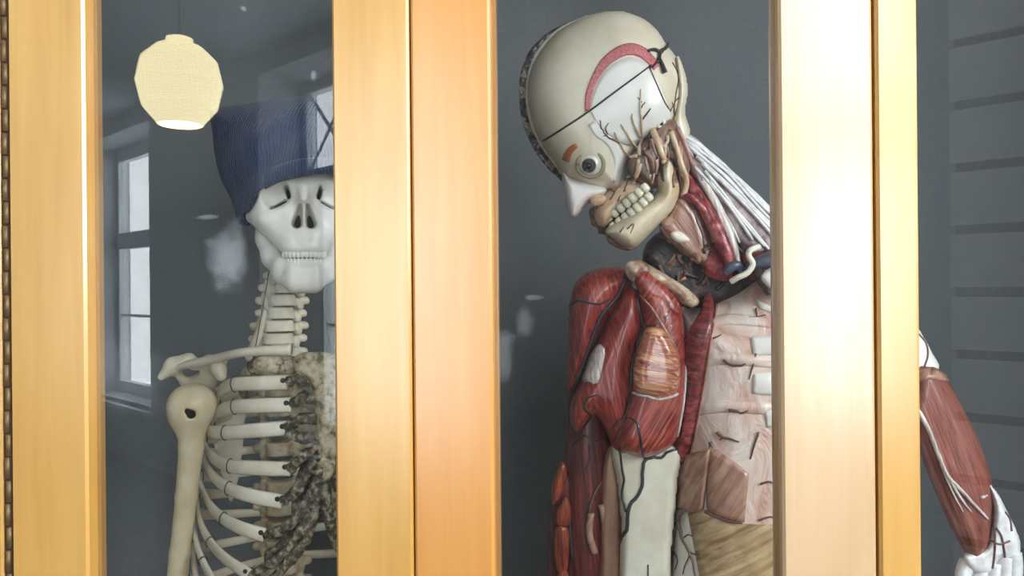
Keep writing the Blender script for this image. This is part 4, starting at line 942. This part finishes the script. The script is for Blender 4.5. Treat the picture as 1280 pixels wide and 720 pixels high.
obj('collar_bone', inflate([(782, 330), (798, 325), (816, 334), (838, 347), (858, 360), (874, 376), (864, 384), (842, 374), (818, 364), (798, 356), (784, 346)], .234, .012, 12, 1.5, lobes=lambda X, Z: 1 + .35 * np.sin(X / 5.0) * np.cos(Z / 6.0)), 'clav', mdl)
obj('shoulder_cap_muscle', inflate([(792, 345), (806, 338), (826, 350), (846, 372), (852, 392), (838, 398), (818, 384), (802, 372)], .232, .018, 14, 1.6), 'red_b', mdl)
mb_ = bvh_of([arm, delt_b, delt, pec, gold_glint, plate, chest])
obj('white_tendon', loft(mb_, [(750, 431), (740, 438), (735, 452), (730, 468), (729, 478), (738, 476)], [(752, 431), (756, 436), (755, 450), (752, 464), (748, 478), (741, 480)], 10, 6, .002, .003), 'tendon', mdl, label='white tendon on the shoulder')
obj('flap_tendon', vessel(mb_, [(792, 491), (806, 494), (822, 499), (838, 496), (846, 492)], 1.8, .7), 'tendon', mdl)
obj('muscle_seam', vessel(mb_, [(857, 410), (857, 450), (854, 500), (846, 545)], 1.6, .5), 'tendon', mdl)
obj('muscle_seam', vessel(mb_, [(800, 368), (815, 385), (830, 410), (846, 438)], 1.3, .4), 'pink_brown', mdl)
for pts, r_ in (([(806, 318), (792, 328), (783, 340), (778, 356), (770, 372), (752, 392), (742, 415), (733, 440), (722, 470), (713, 492)], (2.4, 2.2)),
                ([(711, 384), (722, 376), (734, 378), (748, 380), (762, 374)], (1.5, 1.2)), ([(796, 372), (799, 392), (804, 412), (796, 436), (790, 456), (788, 486), (786, 510), (776, 532), (768, 552)], (1.6, 1.5)),
                ([(799, 400), (812, 408), (826, 404)], (1.0, .6)), ([(866, 368), (858, 376), (850, 386)], (1.3, 1.0)), ([(735, 497), (730, 510), (738, 520), (728, 535), (718, 548)], (1.3, 1.0)), ([(735, 497), (748, 494), (754, 500)], (1.1, .7)),
                ([(766, 535), (774, 524), (784, 522)], (1.2, .8)), ([(786, 522), (796, 528), (800, 545), (803, 562), (806, 574)], (1.2, 1.6)),
                ([(716, 556), (730, 545), (744, 552), (758, 545)], (1.1, .8)), ([(732, 585), (738, 570), (736, 556)], (1.0, .8)), ([(742, 620), (735, 640), (738, 665)], (1.0, .8))):
    obj('surface_vein', vessel(mb_, pts, r_, .5, wob=.35), 'vein', mdl)
for pts, r_ in (([(845, 562), (834, 565), (826, 572), (815, 571), (806, 576), (803, 590), (803, 604), (798, 618), (788, 630), (785, 645), (784, 662), (776, 676), (774, 692), (774, 725)], (1.6, 2.6)), ([(775, 560), (777, 582), (780, 600), (778, 618), (783, 640)], (1.3, 1.6)), ([(810, 706), (810, 730)], (.9, .9)),
                ([(752, 642), (756, 668), (762, 690), (766, 715), (768, 730)], (1.4, 1.6))):
    obj('panel_vein', vessel(mb_, pts, r_, .55, wob=.4), 'vein', mdl)
ab = bvh_of([chest])
for pts, r_ in (([(862, 636), (856, 650), (848, 668), (846, 690), (842, 704)], (1.5, .6)), ([(854, 652), (858, 672), (866, 690), (870, 706), (872, 728)], (1.3, .7)), ([(848, 668), (842, 672)], (.9, .5)), ([(854, 652), (845, 656), (840, 660)], (.9, .5)), ([(858, 672), (862, 668), (868, 670)], (.7, .4)), ([(866, 690), (876, 694)], (.7, .4)), ([(846, 690), (850, 700), (846, 712)], (.7, .4)), ([(866, 690), (860, 704), (855, 718)], (.7, .4)), ([(905, 450), (914, 456), (926, 457), (932, 454)], (1.4, .6)), ([(911, 512), (920, 513), (928, 516), (938, 510)], (1.5, .7)), ([(897, 540), (904, 546), (912, 548), (924, 552)], (1.5, .7)), ([(904, 546), (900, 550)], (.8, .5)), ([(945, 442), (940, 460), (936, 474)], (.9, .4)), ([(948, 540), (942, 560), (938, 574)], (1.0, .5)), ([(950, 605), (962, 602), (972, 606)], (1.0, .5)), ([(948, 650), (962, 646), (975, 650)], (1.0, .5)), ([(945, 386), (946, 396), (942, 406)], (.9, .4)), ([(936, 398), (948, 396), (958, 394)], (.9, .4)), ([(892, 424), (902, 418)], (.8, .4)), ([(888, 552), (894, 566), (888, 590), (886, 634)], (1.6, 1.3)), ([(885, 638), (905, 648), (928, 652)], (1.4, .8))):
    obj('rib_vessel', vessel(ab, pts, (r_[0] * 1.4, r_[1] * 1.5), 4.5 if pts[0][1] > 600 and pts[0][0] < 900 else 1.2, wob=.4), 'vein_brown', mdl)
# forearm strips beside the upper arm, their orange highlight put into the colour
obj('forearm_core', inflate([(690, 610), (700, 585), (716, 600), (722, 660), (720, 860), (676, 860), (683, 700)], .285, .022, 14, 2.0), 'dark_red', mdl)
for o_ in ([(702, 576), (709, 586), (706, 606), (697, 626), (690, 630), (690, 606), (696, 588)], [(707, 620), (714, 634), (713, 652), (706, 658), (694, 656), (694, 644), (700, 630)], [(694, 660), (710, 660), (712, 690), (708, 712), (698, 716), (693, 700)], [(696, 720), (710, 718), (710, 780), (696, 780)]):
    obj('forearm_muscle', inflate(o_, .262, .009, 8, 1.2), 'orange', mdl)
fb = bvh_of([arm])
for pts, r_, mt in (([(692, 632), (690, 650), (686, 690), (684, 730)], 2.0, 'vein'), ([(708, 600), (712, 640), (716, 700)], 2.2, 'vein'), ([(752, 600), (742, 618), (736, 640)], 1.6, 'vein_brown'), ([(738, 640), (736, 665), (742, 690)], 4.5, 'pink_brown'), ([(750, 630), (754, 655), (756, 680)], 4.0, 'pink_brown')):
    obj('arm_vessel', vessel(fb, pts, r_, .8, Yh=.27), mt, mdl)
# the other arm, seen through the right-hand pane
obj('far_shoulder', inflate([(1040, 360), (1080, 350), (1112, 372), (1140, 400), (1164, 440), (1172, 462), (1140, 480), (1100, 450), (1060, 420)], .27, .045, 30, 2.2), 'white_wax', mdl)
armr = inflate([(1146, 462), (1160, 458), (1176, 464), (1190, 486), (1206, 515), (1222, 548), (1234, 582), (1241, 612), (1242, 640), (1240, 668), (1236, 690), (1222, 702), (1208, 694), (1196, 672), (1184, 648), (1168, 610), (1152, 570), (1136, 520)], .255, .036, 26, 2.0)
obj('far_arm_muscle', armr, 'brown_arm', mdl, label='brown red muscle of the outstretched arm')
rb_ = bvh_of([armr])
obj('arm_cuff', loft(rb_, [(1146, 466), (1160, 462), (1178, 466)], [(1150, 478), (1164, 474), (1184, 478)], 8, 4, .003), 'pink_brown', mdl)
for pts, r_ in (([(1148, 512), (1160, 536), (1172, 566), (1184, 594), (1204, 616), (1222, 636), (1233, 648)], (2.8, 1.6)), ([(1184, 594), (1200, 622), (1214, 640)], (2.0, .8)), ([(1176, 580), (1190, 614), (1204, 640)], (1.6, .6)), ([(1225, 622), (1233, 619)], (2.0, 1.0))):
    obj('arm_tendon', vessel(rb_, pts, r_, .8), 'tendon', mdl)
obj('arm_vein', vessel(bvh_of([inflate([(1040, 360), (1080, 350), (1112, 372), (1140, 400), (1164, 440), (1172, 462), (1140, 480), (1100, 450), (1060, 420)], .27, .045, 30, 3)]), [(1148, 418), (1157, 430), (1159, 445), (1155, 458)], 1.2, .5), 'vein_brown', mdl)
hand = inflate([(1236, 606), (1246, 616), (1256, 634), (1266, 654), (1274, 674), (1275, 692), (1266, 700), (1250, 700), (1240, 716), (1222, 718), (1208, 708), (1204, 694), (1216, 688), (1232, 684), (1240, 662), (1242, 632)], .25, .017, 10, 1.6)
obj('hand', hand, 'nerve', mdl, label='white tendon-covered hand')
fing = [[(1266, 690), (1268, 712), (1264, 740), (1258, 764)], [(1256, 696), (1255, 722), (1250, 752), (1244, 780)], [(1242, 704), (1240, 730), (1235, 760), (1230, 784)], [(1226, 710), (1222, 732), (1220, 756), (1217, 774)], [(1210, 702), (1204, 718), (1205, 736), (1210, 752)]]
for i, fpt in enumerate(fing):
    obj('finger', sweep([P(x, y, .247 - .004 * k) for k, (x, y) in enumerate(fpt)], [.0092, .0086, .0080, .0058], n=5, sides=10), 'nerve', mdl)
hbv = bvh_of([hand])
for pts in ([(1240, 640), (1244, 662), (1243, 690), (1240, 710)], [(1246, 660), (1252, 672), (1256, 696)], [(1256, 640), (1262, 650), (1264, 664)], [(1240, 676), (1250, 680), (1262, 676)]):
    obj('hand_vessel', vessel(hbv, pts, 1.2, .5), 'vein_brown', mdl)
print('objects', len(bpy.data.objects), 'faces', sum(len(m_.polygons) for m_ in bpy.data.meshes))
